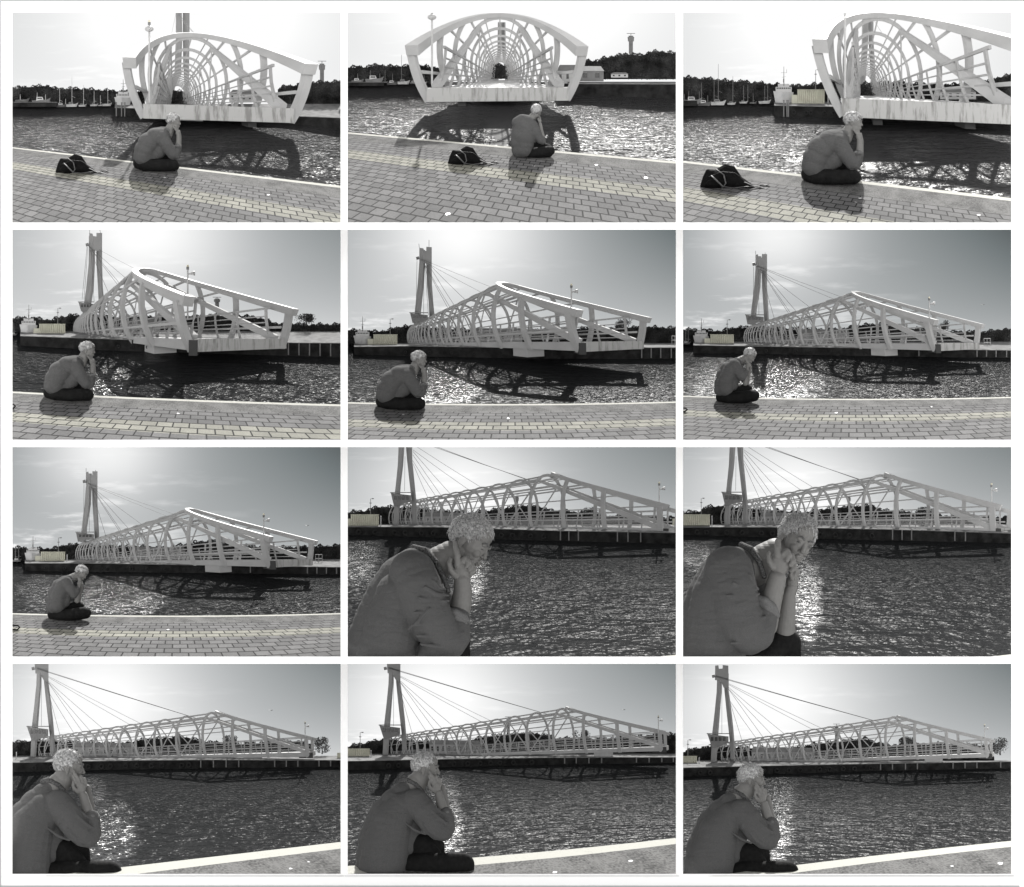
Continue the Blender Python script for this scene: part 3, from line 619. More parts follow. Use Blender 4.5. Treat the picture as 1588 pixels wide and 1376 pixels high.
# ---------------------------------------------------------------- far quay walls with tyres and piles
QW = {1:[(498,463,503),(640,468,508),(1320,503,540),(1575,512,570)],2:[(1055,350,402),(1575,352,424)],3:[(445,453,505),(770,460,512),(1575,512,565)],
 4:[(50,522,568),(420,534,590),(860,550,603),(1575,556,625)],5:[(43,573,612),(300,570,618),(850,577,630),(1575,577,632)],6:[(62,566,605),(400,571,608),(950,580,620),(1575,590,628)],
 7:[(72,566,603),(400,566,608),(950,575,614),(1575,585,622)],8:[(-12,393,432),(450,395,446),(1000,412,462),(1575,422,476)],9:[(-12,395,432),(450,395,446),(1000,406,460),(1575,424,472)],
 10:[(-12,488,534),(500,478,522),(900,474,516),(1575,476,510)],11:[(-12,481,525),(500,470,510),(1000,463,498),(1575,462,490)],12:[(-12,500,543),(400,490,531),(900,480,515),(1545,470,503)]}
TY = {4:(3,480,700,575,9),5:(5,250,760,600,8),6:(6,220,930,592,8),7:(9,150,960,588,8),8:(13,50,970,418,13),9:(12,30,930,418,13),10:(13,90,890,502,13),11:(12,170,900,487,12),12:(14,60,900,503,12),1:(4,540,640,492,7),3:(5,520,740,487,11)}
def ip(P, x): return np.interp(x, [p[0] for p in P], [p[1] for p in P]), np.interp(x, [p[0] for p in P], [p[2] for p in P])
for i, P in QW.items():
    mb = MB(); tp = MB(); xs = np.linspace(P[0][0], P[-1][0], 30); r_ = []
    for x in xs:
        yt, yb_ = ip(P, x); a_ = zc(i, x, yt); b_ = zc(i, x, yb_); w0 = min(ww(i, b_[1]), DEPS[i]*.93); r_.append((a_, b_, w0))
    for (a0, b0, w0), (a1, b1, w1) in zip(r_[:-1], r_[1:]):
        mb.add([(a0[0], a0[1]+.8, w0), (a1[0], a1[1]+.8, w1), (b1[0], b1[1], w1), (b0[0], b0[1], w0), (a0[0], a0[1]+.8, w0+20), (a1[0], a1[1]+.8, w1+20), (b1[0], b1[1], w1+20), (b0[0], b0[1], w0+20)],
               [(0,1,2,3), (4,7,6,5)])
    a0, b0, w0 = r_[0]; mb.add([(a0[0], a0[1]+.8, w0), (b0[0], b0[1], w0), (b0[0], b0[1], w0+20), (a0[0], a0[1]+.8, w0+20)], [(0,1,2,3)])
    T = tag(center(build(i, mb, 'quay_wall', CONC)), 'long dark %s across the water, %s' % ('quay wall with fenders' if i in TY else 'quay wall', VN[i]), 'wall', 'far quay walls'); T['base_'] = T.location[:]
    hzv = HZ[i]+1.2
    for (a0, b0, w0), (a1, b1, w1) in zip(r_[:-1], r_[1:]):
        tp.add([(a0[0], a0[1], w0-.6), (a1[0], a1[1], w1-.6), (a1[0], min(hzv, a1[1]-1.5), DEPS[i]*.975), (a0[0], min(hzv, a0[1]-1.5), DEPS[i]*.975), (a0[0], a0[1]+.9, w0-.6), (a1[0], a1[1]+.9, w1-.6)],
               [(0,1,2,3), (0,4,5,1)])
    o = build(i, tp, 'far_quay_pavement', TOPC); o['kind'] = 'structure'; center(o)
    if i in TY:
        n, xa, xb, yy, rr = TY[i]
        for k in range(n):
            x = xa+(xb-xa)*(k+.5*rng.uniform(-.6, .6)+.5)/n; yt, yb_ = ip(P, x); u, v = zc(i, x, yt*.38+yb_*.62); w0 = min(ww(i, zc(i, x, yb_)[1]), DEPS[i]*.93)-1.2
            mb = MB(); R = rr/SCZ[i-1]; mb.tube([(u+R*.72*math.cos(t_), v+R*.72*math.sin(t_), w0) for t_ in np.linspace(0, 2*math.pi, 15)], R*.3, 6)
            tag(center(build(i, mb, 'tyre_fender', TYRE, smooth=True)), 'black tyre on the far quay wall, %s from the left, %s' % (ORD[k], VN[i]), 'tyre', 'tyre fenders, '+VN[i])
    for kp, x in enumerate({4:(1320,1370,1420,1470,1520),5:(1405,1450,1495,1545),6:(1130,1405,1450,1495,1545),7:(1140,1410,1455,1500,1548),8:(1020,1060,1105,1290,1340,1400),9:(1005,1050,1095,1300,1350),10:(905,965,1025,1085,1255,1310,1365,1465,1520),11:(1040,1095,1155,1215,1380,1440,1500,1555),12:(925,980,1040,1095,1260,1315,1370,1480),1:(505,530,545),3:(490,505,512)}.get(i, ())):
        yt, yb_ = ip(P, x); u, v = zc(i, x, yt); u2, v2 = zc(i, x, yb_); w0 = min(ww(i, v2), DEPS[i]*.93)-1
        mb = MB(); top = v-(8 if i in (1, 3) else -.5); mb.tube([(u, top, w0), (u, v2-(1.5 if i > 3 else -.6), w0)], 1.0, 7); mb.tube([(u, top-.3, w0), (u, top+.6, w0)], 1.25, 7)
        tag(center(build(i, mb, 'mooring_pile', GREYP)), 'short pile against the far quay wall, %s from the left, %s' % (ORD[kp], VN[i]), 'pile', 'quay piles, '+VN[i])

# ---------------------------------------------------------------- forests, trees
def leaves(mb, u, v, w, s, n=1):
    for _ in range(n):
        a_ = rng.uniform(0, 6.28); b_ = rng.uniform(-.8, .8); c = np.array([u, v, w]); x = np.array([math.cos(a_), math.sin(a_), b_])*s; y = np.array([-math.sin(a_), math.cos(a_), rng.uniform(-1, 1)])*s*.7
        mb.add([c-x, c-y, c+x, c+y], [(0, 1, 2, 3)])
def forest(i, pts, base, wf=.985, mt=LEAF, label='dark belt of trees on the far shore'):
    P = [zc(i, *p) for p in pts]; bv = zc(i, 0, base)[1]; u0, u1 = P[0][0], P[-1][0]; mb = MB(); w0 = DEPS[i]*wf
    U = np.array([p[0] for p in P]); V = np.array([p[1] for p in P]); core = []
    n = int((u1-u0)/2.2)+2
    for k in range(n+1):
        u = u0+(u1-u0)*k/n; core.append((u, np.interp(u, U, V)+1.6+rng.uniform(-.5, .9)))
    mb.prism(core+[(u1, bv), (u0, bv)], w0+2, w0+9)
    area = sum((bv-c[1]) for c in core)*(u1-u0)/n
    for _ in range(int(area*1.3)+60):
        u = rng.uniform(u0, u1); vt = np.interp(u, U, V)+1.3*math.sin(u*.55)+1.5*math.sin(u*.23+2)+.5*math.sin(u*2.3); q = rng.uniform(0, 1)**1.3
        leaves(mb, u, vt+(bv-vt)*q, w0+rng.uniform(-3, 4)-4*q, rng.uniform(.5, 1.35))
    o = build(i, mb, 'forest', mt); o['kind'] = 'stuff'; center(o); return o
forest(1, [(0,360),(40,368),(90,362),(180,356),(210,372),(300,370),(420,378),(530,385),(640,385)], 450)
forest(1, [(1270,372),(1300,362),(1400,350),(1440,342),(1570,338)], 500)
forest(2, [(0,270),(100,268),(160,256),(200,266),(330,262),(410,270),(470,272)], 352)
forest(2, [(1120,245),(1150,238),(1200,240),(1230,226),(1330,206),(1400,212),(1440,200),(1500,195),(1570,205)], 330)
forest(1, [(742,392),(790,384),(858,392)], 452)
forest(2, [(690,262),(735,258),(790,264)], 328)
forest(3, [(0,312),(60,322),(150,326),(220,334),(330,340),(450,352),(560,358),(650,350),(760,325)], 445)
forest(3, [(850,350),(1000,340),(1180,350),(1380,352),(1480,325),(1570,305)], 440)
forest(4, [(0,435),(100,434),(200,446),(230,432),(310,420),(420,430),(900,425),(1050,420),(1160,430),(1300,470),(1340,460),(1400,468),(1570,465)], 545)
forest(5, [(0,490),(130,500),(200,495),(260,475),(310,475),(600,490),(900,490),(1300,480),(1400,478),(1570,482)], 575)
forest(6, [(0,487),(110,492),(190,498),(250,480),(320,478),(760,490),(850,470),(950,462),(1030,480),(1300,500),(1450,500),(1510,490),(1570,492)], 562)
forest(7, [(0,487),(110,495),(210,495),(260,478),(320,475),(740,490),(880,465),(960,455),(1050,478),(1300,490),(1450,485),(1570,480)], 558)
forest(8, [(-10,325),(100,315),(150,298),(225,296),(600,325),(740,305),(830,290),(920,292),(960,312),(1120,325),(1250,340),(1570,350)], 392)
forest(9, [(-10,325),(90,318),(130,296),(210,294),(590,325),(690,305),(810,292),(920,292),(950,312),(1120,325),(1250,340),(1570,350)], 392)
forest(10, [(-10,388),(80,385),(110,380),(560,395),(620,375),(820,362),(880,375),(930,385),(1060,400),(1200,390),(1330,385),(1430,395),(1440,450)], 470)
forest(11, [(-10,415),(60,400),(180,375),(260,380),(560,395),(660,360),(830,345),(950,352),(1000,370),(1200,372),(1400,360),(1520,350),(1570,352)], 455)
forest(12, [(-10,432),(60,410),(140,398),(500,410),(640,385),(850,360),(900,378),(960,392),(1100,392),(1200,385),(1400,395),(1440,400),(1450,460)], 475)
def tree(i, x, yb_, hw, ht, label, mt=LEAF2, wf=.978, dense=1.):
    u, v = zc(i, x, yb_); k = 1/SCZ[i-1]; hw *= k; ht *= k; w0 = DEPS[i]*wf; T = thing(i, 'tree', label+', '+VN[i], 'tree', u, v, w0, None)
    mb = MB(); mb.tube([(u, v, w0), (u+.2, v-ht*.35, w0), (u-.2, v-ht*.7, w0)], [max(.5, hw*.09), .5, .25], 6)
    for q in (-1, 1, .5): mb.tube([(u, v-ht*.3, w0), (u+q*hw*.55, v-ht*.62, w0+q)], [.4, .2], 5)
    build(i, mb, 'trunk', BARK, T); mb = MB()
    cl = [(rng.uniform(-.7, .7), rng.uniform(.22, .9)) for _ in range(9)]
    for _ in range(int(1100*dense)):
        c = cl[rng.integers(9)]; a_ = rng.normal(0, .17, 3); du = (c[0]+a_[0]); dv = c[1]+a_[1]
        if du*du+((dv-.55)/.48)**2 > 1.15: continue
        leaves(mb, u+du*hw, v-dv*ht, w0+a_[2]*hw*2, rng.uniform(.45, 1.0))
    build(i, mb, 'crown', mt, T)
tree(10, 1480, 448, 42, 78, 'round bushy tree at the right end of the quay')
tree(12, 1478, 442, 44, 78, 'round bushy tree at the right end of the quay')
tree(10, 1047, 425, 45, 65, 'loose tree seen through the bridge mouth')
tree(11, 1118, 400, 48, 66, 'loose tree seen through the bridge mouth')
tree(12, 1050, 420, 42, 62, 'loose tree seen through the bridge mouth')
tree(6, 1250, 505, 32, 55, 'small loose tree behind the bridge tip', dense=.7)
tree(5, 1320, 490, 50, 50, 'low loose tree behind the railing', dense=.7)
tree(4, 1405, 470, 60, 50, 'broad bush rising right of the bridge tip', LEAF)
tree(8, 1165, 350, 45, 48, 'low loose tree seen through the bridge mouth', dense=.8)
tree(9, 1155, 350, 45, 48, 'low loose tree seen through the bridge mouth', dense=.8)

# ---------------------------------------------------------------- posts, towers, sheds, boats
def beacon(i, x, yt, yb_, horn, label, r=.9, w_=None, big=1.):
    u, v = zc(i, x, yt); u2, v2 = zc(i, x, yb_); w0 = w_ if w_ is not None else BF[i](59, 0, 1)[2]-8; T = thing(i, 'beacon_post', label+', '+VN[i], 'post', u2, v2, w0, 'beacon posts')
    mb = MB(); mb.tube([(u, v+7*big, w0), (u2, v2, w0)], r, 8); build(i, mb, 'pole', WHITE, T)
    mb = MB(); mb.tube([(u, v+3.0*big, w0), (u, v+7.5*big, w0)], 2.2*big, 10); build(i, mb, 'lamp_housing', GREYP, T)
    mb = MB(); mb.tube([(u, v, w0), (u, v+3.0*big, w0)], [1.5*big, 2.0*big], 10); build(i, mb, 'lamp_lens', mat('amber_lens', (.5, .47, .36), .3), T)
    if horn == 0:
        mb = MB(); mb.ball((u, v+17*big*.8, w0-3), (7*big, 4.6*big, 4)); mb.ball((u, v+17*big*.8, w0-6.5), (2.2*big, 2*big, 1.2)); build(i, mb, 'horn', WHITE, T, smooth=True)
    else:
        y = v+13*big; mb = MB(); mb.tube([(u, y+1.5, w0), (u+3.5*big, y+.8, w0), (u+8*big, y, w0), (u+11.5*big, y, w0)], [.8*big, 1.2*big, 3.0*big, 3.9*big], 12); build(i, mb, 'horn', WHITE, T, smooth=True)
beacon(1, 661, 50, 440, 0, 'white post with beacon lamp and loudspeaker left of the tube mouth', 1.5)
beacon(2, 412, -6, 350, 0, 'white post with loudspeaker left of the tube mouth', 1.5)
beacon(3, 780, -60, 420, 0, 'white post rising before the tube mouth', 1.6)
beacon(4, 843, 186, 440, 1, 'white post with beacon and sideways horn by the bridge arms', 1.3)
beacon(5, 1072, 275, 490, 1, 'white post with beacon and horn above the bridge tip', 1.1, big=.9)
beacon(6, 1179, 337, 440, 1, 'white post with beacon and horn above the bridge tip', .95, big=.8)
beacon(7, 1203, 331, 440, 1, 'white post with beacon and horn above the bridge tip', .95, big=.8)
beacon(8, 1488, 181, 290, 1, 'white post with beacon and horn at the right', .9, big=.8)
beacon(9, 1474, 188, 290, 1, 'white post with beacon and horn at the right', .9, big=.8)
beacon(10, 1399, 293, 372, 1, 'white post with beacon and horn at the right', .7, big=.55)
beacon(11, 1484, 265, 345, 1, 'white post with beacon and horn at the right', .7, big=.55)
beacon(12, 1406, 298, 365, 1, 'white post with beacon and horn at the right', .7, big=.55)
def radar(i, x, yt, yb_, s, label):
    u, v = zc(i, x, yt); v2 = zc(i, x, yb_)[1]; w0 = DEPS[i]*1.12; H = v2-v; T = thing(i, 'radar_tower', label+', '+VN[i], 'tower', u, v2, w0, 'radar towers')
    mb = MB(); mb.tube([(u, v+H*.38, w0), (u, v2, w0)], 3.2*s, 12); build(i, mb, 'shaft', GREYP, T)
    mb = MB(); mb.tube([(u, v+H*.18, w0), (u, v+H*.40, w0)], [5.2*s, 4.6*s], 12); mb.tube([(u, v+H*.12, w0), (u, v+H*.19, w0)], 3.6*s, 10); build(i, mb, 'platform', GREYP, T)
    mb = MB(); mb.tube([(u, v, w0), (u, v+H*.13, w0)], .5*s, 6); mb.box(u-6.5*s, v, w0-1, u+6.5*s, v+.9*s, w0+1); build(i, mb, 'radar_bar', GREYP, T)
radar(1, 1479, 243, 350, 1.0, 'grey radar tower above the right hand trees')
radar(2, 1354, 112, 210, 1.0, 'grey radar tower above the dark wooded hill')
radar(4, 982, 338, 400, 1.0, 'grey radar tower between the bridge arms')
radar(8, 815, 240, 320, .55, 'small grey radar tower behind the bridge ribs')
radar(9, 799, 242, 320, .55, 'small grey radar tower behind the bridge ribs')
radar(11, 773, 270, 370, .8, 'small radar tower topping the tube')
radar(12, 722, 297, 400, .8, 'small radar tower topping the tube')
def lamp(i, x, yt, yb_, arm, label):
    w_ = DEPS[i]*.945
    u, v = zc(i, x, yt); v2 = zc(i, x, yb_)[1]; T = thing(i, 'street_lamp', label+', '+VN[i], 'lamp', u, v2, w_, 'quay lamps')
    mb = MB(); mb.tube([(u, v, w_), (u, v2, w_)], [.35, .6], 6); build(i, mb, 'pole', GREYP, T)
    mb = MB(); mb.tube([(u, v, w_), (u+arm, v-.4, w_)], .35, 5); mb.box(u+arm-.4, v-1, w_-1, u+arm+2.6, v+.5, w_+1); mb.box(u-1.8, v+6, w_-1, u+1.8, v+7.2, w_+1); build(i, mb, 'lamp_head', GREYP, T)
for i, x, yt, yb_ in ((3, 641, 286, 385), (4, 228, 392, 480), (5, 214, 443, 520), (6, 222, 447, 520), (7, 231, 447, 518), (8, 121, 262, 380), (9, 99, 260, 385), (11, 72, 346, 445), (12, 35, 372, 450)):
    lamp(i, x, yt, yb_, 2.5, 'thin street lamp near the container on the far quay')
def container(i, x0, y0, x1, y1, label='cream corrugated container on the far quay', dep=10):
    a_, b_ = zc(i, x0, y0), zc(i, x1, y1); w0 = DEPS[i]*.935; T = thing(i, 'container', label+', '+VN[i], 'container', (a_[0]+b_[0])/2, b_[1], w0, 'quay containers')
    n = max(6, int((b_[0]-a_[0])/1.6)); poly = []; mb = MB(); vs = []
    for k in range(n+1):
        u = a_[0]+(b_[0]-a_[0])*k/n; dw = 0 if k % 2 else 1.3; vs += [(u, a_[1], w0+dw), (u, b_[1], w0+dw)]
    m0 = len(vs); vs += [(b_[0], a_[1], w0+dep), (b_[0], b_[1], w0+dep), (a_[0], a_[1], w0+dep), (a_[0], b_[1], w0+dep)]
    fs = [(2*k, 2*k+2, 2*k+3, 2*k+1) for k in range(n)]+[(2*n, m0, m0+1, 2*n+1), (0, 1, m0+3, m0+2), (m0, m0+2, m0+3, m0+1)]
    mb.add(vs, fs); build(i, mb, 'walls', CREAM, T)
    mb = MB(); mb.box(a_[0]-.5, a_[1]-.9, w0-.5, b_[0]+.5, a_[1], w0+dep+1); build(i, mb, 'roof', CREAM, T)
    mb = MB(); mb.box(a_[0]-9, a_[1]+(b_[1]-a_[1])*.35, w0+1, a_[0]-.2, b_[1], w0+3); build(i, mb, 'gate', CREAM, T)
container(3, 555, 381, 684, 447); container(4, 140, 468, 263, 521); container(5, 135, 518, 248, 570); container(6, 142, 518, 253, 564); container(7, 148, 515, 262, 563)
container(8, 28, 338, 160, 389); container(9, -10, 338, 140, 388); container(11, -10, 424, 117, 474); container(12, -10, 448, 77, 496)
def ship(i, x0, x1, yw, ym, label):
    a_ = zc(i, x0, yw); b_ = zc(i, x1, yw); t = zc(i, x0, ym); W = b_[0]-a_[0]; u0 = a_[0]; v = a_[1]; H = v-t[1]; w0 = DEPS[i]*.952; T = thing(i, 'patrol_ship', label+', '+VN[i], 'ship', u0+W/2, v, w0, 'patrol ships')
    mb = MB(); mb.add([(u0-W*.02, v-H*.36, w0+2), (u0+W*.45, v-H*.34, w0-4), (u0+W*1.02, v-H*.33, w0+2), (u0+W*1.0, v-H*.33, w0+12), (u0, v-H*.36, w0+12),
                       (u0+W*.12, v, w0+2), (u0+W*.45, v, w0-2), (u0+W*.9, v, w0+2), (u0+W*.9, v, w0+12), (u0+W*.1, v, w0+12)],
        [(0,1,6,5),(1,2,7,6),(2,3,8,7),(3,4,9,8),(4,0,5,9),(0,4,3,2,1),(5,6,7,8,9)]); build(i, mb, 'hull', WHITE, T)
    mb = MB(); mb.box(u0+W*.1, v-H*.47, w0-1, u0+W*.92, v-H*.33, w0+9); mb.box(u0+W*.22, v-H*.55, w0, u0+W*.8, v-H*.47, w0+8); cb = build(i, mb, 'superstructure', WHITE, T); cb['base_'] = T['base_']
    mb = MB()
    for k in range(8): x = u0+W*(.15+.093*k); mb.box(x, v-H*.455, w0-1.4, x+W*.06, v-H*.415, w0-1)
    build(i, mb, 'windows', GLASS, cb)
    mb = MB(); c = u0+W*.52; mb.tube([(c, v-H*.5, w0), (c, v-H, w0)], [.7, .3], 6); mb.tube([(c-W*.15, v-H*.84, w0), (c+W*.15, v-H*.84, w0)], .3, 5); mb.tube([(c-W*.1, v-H*.72, w0), (c+W*.1, v-H*.74, w0)], .3, 5)
    mb.tube([(c+W*.14, v-H*.84, w0), (c+W*.14, v-H*.93, w0)], .25, 5); mb.box(c-1.2, v-H*.68, w0-1, c+.8, v-H*.58, w0+1); build(i, mb, 'mast', GREYP, T)
ship(1, 497, 575, 462, 330, 'white patrol ship moored left of the bridge'); ship(3, 442, 535, 452, 270, 'white patrol ship moored beside the container')
ship(4, 48, 130, 520, 375, 'white patrol ship at the left end of the quay'); ship(5, 42, 122, 572, 430, 'white patrol ship at the left end of the quay')
ship(6, 62, 135, 566, 440, 'white patrol ship at the left end of the quay'); ship(7, 72, 146, 562, 438, 'white patrol ship at the left end of the quay')
def boat(i, x, yw, L, hull, masts, label, cabin=True):
    u, v = zc(i, x, yw); k = 1/SCZ[i-1]; L *= k; w0 = DEPS[i]*.958; h = L*.20; T = thing(i, 'boat', label+', '+VN[i], 'boat', u, v, w0, None); H = L/2
    top = [(-H, -h*1.0, 0), (-H*.3, -h*.85, -3), (H*.5, -h*1.15, -3), (H, -h*1.7, 0), (H*.5, -h*1.15, 5), (-H, -h, 5)]; bot_ = [(-H*.9, 0, 1), (-H*.3, 0, -1.5), (H*.5, 0, -1.5), (H*.72, 0, 0), (H*.5, 0, 4), (-H*.9, 0, 4)]
    mb = MB(); mb.add([(u+a_, v+b_, w0+c) for a_, b_, c in top+bot_], [(j, (j+1) % 6, 6+(j+1) % 6, 6+j) for j in range(6)]+[tuple(range(5, -1, -1)), tuple(range(6, 12))]); build(i, mb, 'hull', hull, T)
    if cabin:
        mb = MB(); mb.prism([(u-H*.55, v-h*.9), (u-H*.5, v-h*1.9), (u+H*.12, v-h*1.9), (u+H*.25, v-h*.9)], w0-2, w0+3); build(i, mb, 'cabin', WHITE if hull is not WHITE else GREYP, T)
        mb = MB(); mb.box(u-H*.42, v-h*1.7, w0-2.4, u+H*.08, v-h*1.35, w0-2); build(i, mb, 'window', GLASS, T)
    for mx, mh in masts:
        mb = MB(); mb.tube([(u+mx*k, v-h, w0), (u+mx*k, v-mh*k, w0)], [.45, .28], 5); mb.tube([(u+mx*k, v-mh*k*.35, w0), (u+mx*k+H*.5, v-mh*k*.3, w0)], .22, 4); build(i, mb, 'mast', WHITE if i == 1 else GREYP, T)
BD = ['white fishing boat with a tall mast', 'dark trawler with a cluttered deck', 'small grey boat at the end of the row', 'dark boat with short gear masts', 'low white yacht among the harbour masts', 'pale yacht nearest the ship', 'small sailing boat with a slender mast', 'little dark dinghy in the harbour']
def fleet(i, L):
    for k, (x, yw, ln, hl, ms) in enumerate(L): boat(i, x, yw, ln, hl, ms, BD[k], cabin=k < 5)
fleet(1, [(295, 461, 60, WHITE, [(0, 145)]), (150, 448, 90, GREYP, [(-20, 55), (20, 45)]), (345, 460, 40, WHITE, [(5, 102)]), (245, 463, 55, HULL, [(-8, 95), (20, 40)]), (400, 458, 40, WHITE, [(0, 75)]), (460, 457, 50, WHITE, [(5, 75)]), (430, 457, 25, WHITE, [(0, 50)]), (60, 442, 70, HULL, [(-10, 40)])])
fleet(2, [(278, 354, 62, WHITE, [(-10, 140)]), (140, 347, 90, GREYP, [(-20, 60), (25, 45)]), (325, 352, 38, GREYP, [(0, 90)]), (225, 357, 55, HULL, [(0, 55)]), (60, 348, 60, GREYP, [(0, 45)]), (375, 350, 30, WHITE, [(0, 55)]), (190, 348, 30, GREYP, [(0, 60)])])
fleet(3, [(180, 453, 75, WHITE, [(0, 195), (-20, 130)]), (60, 447, 90, GREYP, [(-20, 60), (30, 60)]), (243, 451, 42, WHITE, [(6, 135)]), (115, 456, 70, HULL, [(-15, 110), (15, 50)]), (300, 445, 40, WHITE, [(0, 85), (20, 90)]), (400, 446, 60, WHITE, [(0, 85), (14, 95)]), (345, 446, 35, GREYP, [(0, 50)]), (20, 440, 40, WHITE, [(0, 40)])])
fleet(4, [(20, 520, 35, GREYP, [(0, 60)]), (165, 505, 25, GREYP, [(0, 85)])][:1]); fleet(6, [(30, 562, 40, GREYP, [(-5, 75), (8, 70)])]); fleet(7, [(35, 560, 45, GREYP, [(-8, 75), (8, 80)])])
def pier(i, x1, yt, yb_):
    a_, b_ = zc(i, -12, yt), zc(i, x1, yb_); w0 = min(ww(i, b_[1]), DEPS[i]*.945); mb = MB(); mb.box(a_[0], a_[1], w0, b_[0], b_[1], w0+12); T = tag(center(build(i, mb, 'pier', CONC)), 'low dark pier at the far left under the boats, '+VN[i], 'pier'); T['base_'] = T.location[:]
    mb = MB(); mb.box(a_[0], a_[1]-.7, w0-.6, b_[0]+.5, a_[1], w0+12); build(i, mb, 'coping', TOPC, T)
pier(1, 225, 440, 461); pier(2, 185, 345, 362); pier(3, 80, 432, 457)
def house(i, x0, x1, yt, yb_, label, mt=WHITE, roofm=GREYP, nw=4, wf=.966, gable=True):
    a_, b_ = zc(i, x0, yt), zc(i, x1, yb_); w0 = DEPS[i]*wf; T = thing(i, 'quay_building', label+', '+VN[i], 'building', (a_[0]+b_[0])/2, b_[1], w0, None); H = b_[1]-a_[1]; W = b_[0]-a_[0]
    mb = MB(); mb.box(a_[0], a_[1]+H*.3, w0, b_[0], b_[1], w0+8); build(i, mb, 'walls', mt, T)
    mb = MB(); mb.prism([(a_[0]-1, a_[1]+H*.32), (a_[0]+W*(.12 if gable else .02), a_[1]), (b_[0]-W*(.12 if gable else .02), a_[1]+(0 if gable else 1)), (b_[0]+1, a_[1]+H*.32)], w0-1, w0+9); build(i, mb, 'roof', roofm, T)
    for k in range(nw):
        x = a_[0]+W*(k+.3)/nw; mb = MB(); mb.box(x, a_[1]+H*.45, w0-.5, x+W*.35/nw, a_[1]+H*.75, w0); build(i, mb, 'window', GLASS, T)
house(2, 1005, 1105, 262, 350, 'white workshop building behind the bridge arm', nw=3)
house(2, 1110, 1225, 268, 340, 'low white boathouse right of the bridge', GREYP, WHITE, 2)
house(2, 1260, 1340, 298, 322, 'small pale cabin below the wooded hill', nw=3)
house(3, 1230, 1400, 375, 425, 'pale quay building behind the railings', nw=5)
house(1, 1040, 1180, 380, 440, 'pale quay building behind the railings', nw=5)
house(4, 560, 700, 440, 520, 'pale quay building behind the ribs', nw=4)
for i, x0, x1, yt, yb_ in ((5, 600, 840, 485, 560), (6, 560, 800, 490, 558), (7, 570, 830, 488, 555), (8, 380, 640, 325, 390), (9, 380, 600, 325, 390), (10, 300, 600, 392, 465), (11, 400, 640, 380, 450), (12, 330, 620, 405, 475)):
    house(i, x0, x1, yt, yb_, 'long low pale building behind the bridge ribs', mat('pale_render', .26, .8, noise=.1), GREYP, 9, gable=False)
def bollards(i, xs, y0, y1):
    for x in xs:
        u, v = zc(i, x, y1); t = zc(i, x, y0)[1]; mb = MB(); mb.tube([(u, t, DEPS[i]*.93), (u, v, DEPS[i]*.93)], .8, 7); mb.ball((u, t, DEPS[i]*.93), .95, 7, 5); tag(center(build(i, mb, 'bollard', WHITE)), 'white quay bollard beside the container, '+VN[i], 'bollard', 'white bollards, '+VN[i])
bollards(8, (170,), 345, 390); bollards(9, (150,), 345, 390); bollards(10, (32,), 440, 475); bollards(11, (123,), 432, 470); bollards(12, (87,), 455, 492); bollards(3, (700,), 400, 445); bollards(7, (272,), 528, 558)
# small service gates and carts at the far right
def gate(i, x0, x1, y0, y1):
    a_, b_ = zc(i, x0, y0), zc(i, x1, y1); w0 = DEPS[i]*.93; mb = MB()
    for x in (a_[0], (a_[0]+b_[0])/2, b_[0]): mb.tube([(x, a_[1], w0), (x, b_[1], w0)], .35, 5)
    for q in (0, .4, .95): y = a_[1]+(b_[1]-a_[1])*q; mb.tube([(a_[0], y, w0), (b_[0], y, w0)], .35, 5)
    mb.box(a_[0]-2, b_[1]-2.2, w0+1, b_[0]+2, b_[1], w0+4)
    tag(center(build(i, mb, 'service_rail', WHITE)), 'white railed platform on the quay right of the bridge, '+VN[i], 'platform')
gate(5, 1548, 1575, 523, 572); gate(6, 1438, 1468, 535, 582); gate(7, 1448, 1480, 526, 572)

# ---------------------------------------------------------------- people
def frame(sx, sy, ox, oy, dx, dy): return lambda x, y: (dx+(x-ox)*sx, dy+(y-oy)*sy)
def rotm(yaw, pitch, roll):
    cy, sy_ = math.cos(yaw), math.sin(yaw); Ry = np.array([[cy, 0, sy_], [0, 1, 0], [-sy_, 0, cy]])
    cr, sr = math.cos(roll), math.sin(roll); Rz = np.array([[cr, -sr, 0], [sr, cr, 0], [0, 0, 1]])
    cp, sp_ = math.cos(pitch), math.sin(pitch); Rx = np.array([[1, 0, 0], [0, cp, -sp_], [0, sp_, cp]])
    return Rz@Ry@Rx
class Fig:
    """a person in crop pixels: x right, y down, z towards the viewer"""
    def __init__(s, i, label, T=None, wb=60, scale=1., base=None, cx=0, bb=None):
        s.i = i; s.k = 1/SCZ[i-1]; s.T = T or (lambda x, y: (x, y)); s.wb = wb; s.s = scale
        u, v = zc(i, *s.T(*base)); s.th = thing(i, 'person', label+', '+VN[i], 'person', u, v, wb, 'seated men')
        s.parts = {}
    def m(s, x, y, z): u, v = zc(s.i, *s.T(x, y)); return (u, v, s.wb-z*s.k*s.s)
    def out(s, mb, name, m, vox, it=3, parent=None):
        if vox is None: return build(s.i, mb, name, m, parent or s.th, fn=s.m, smooth=True, clip=True)
        return build(s.i, mb, name, m, parent or s.th, voxel=vox, fn=s.m, sm_iter=it, clip=True)
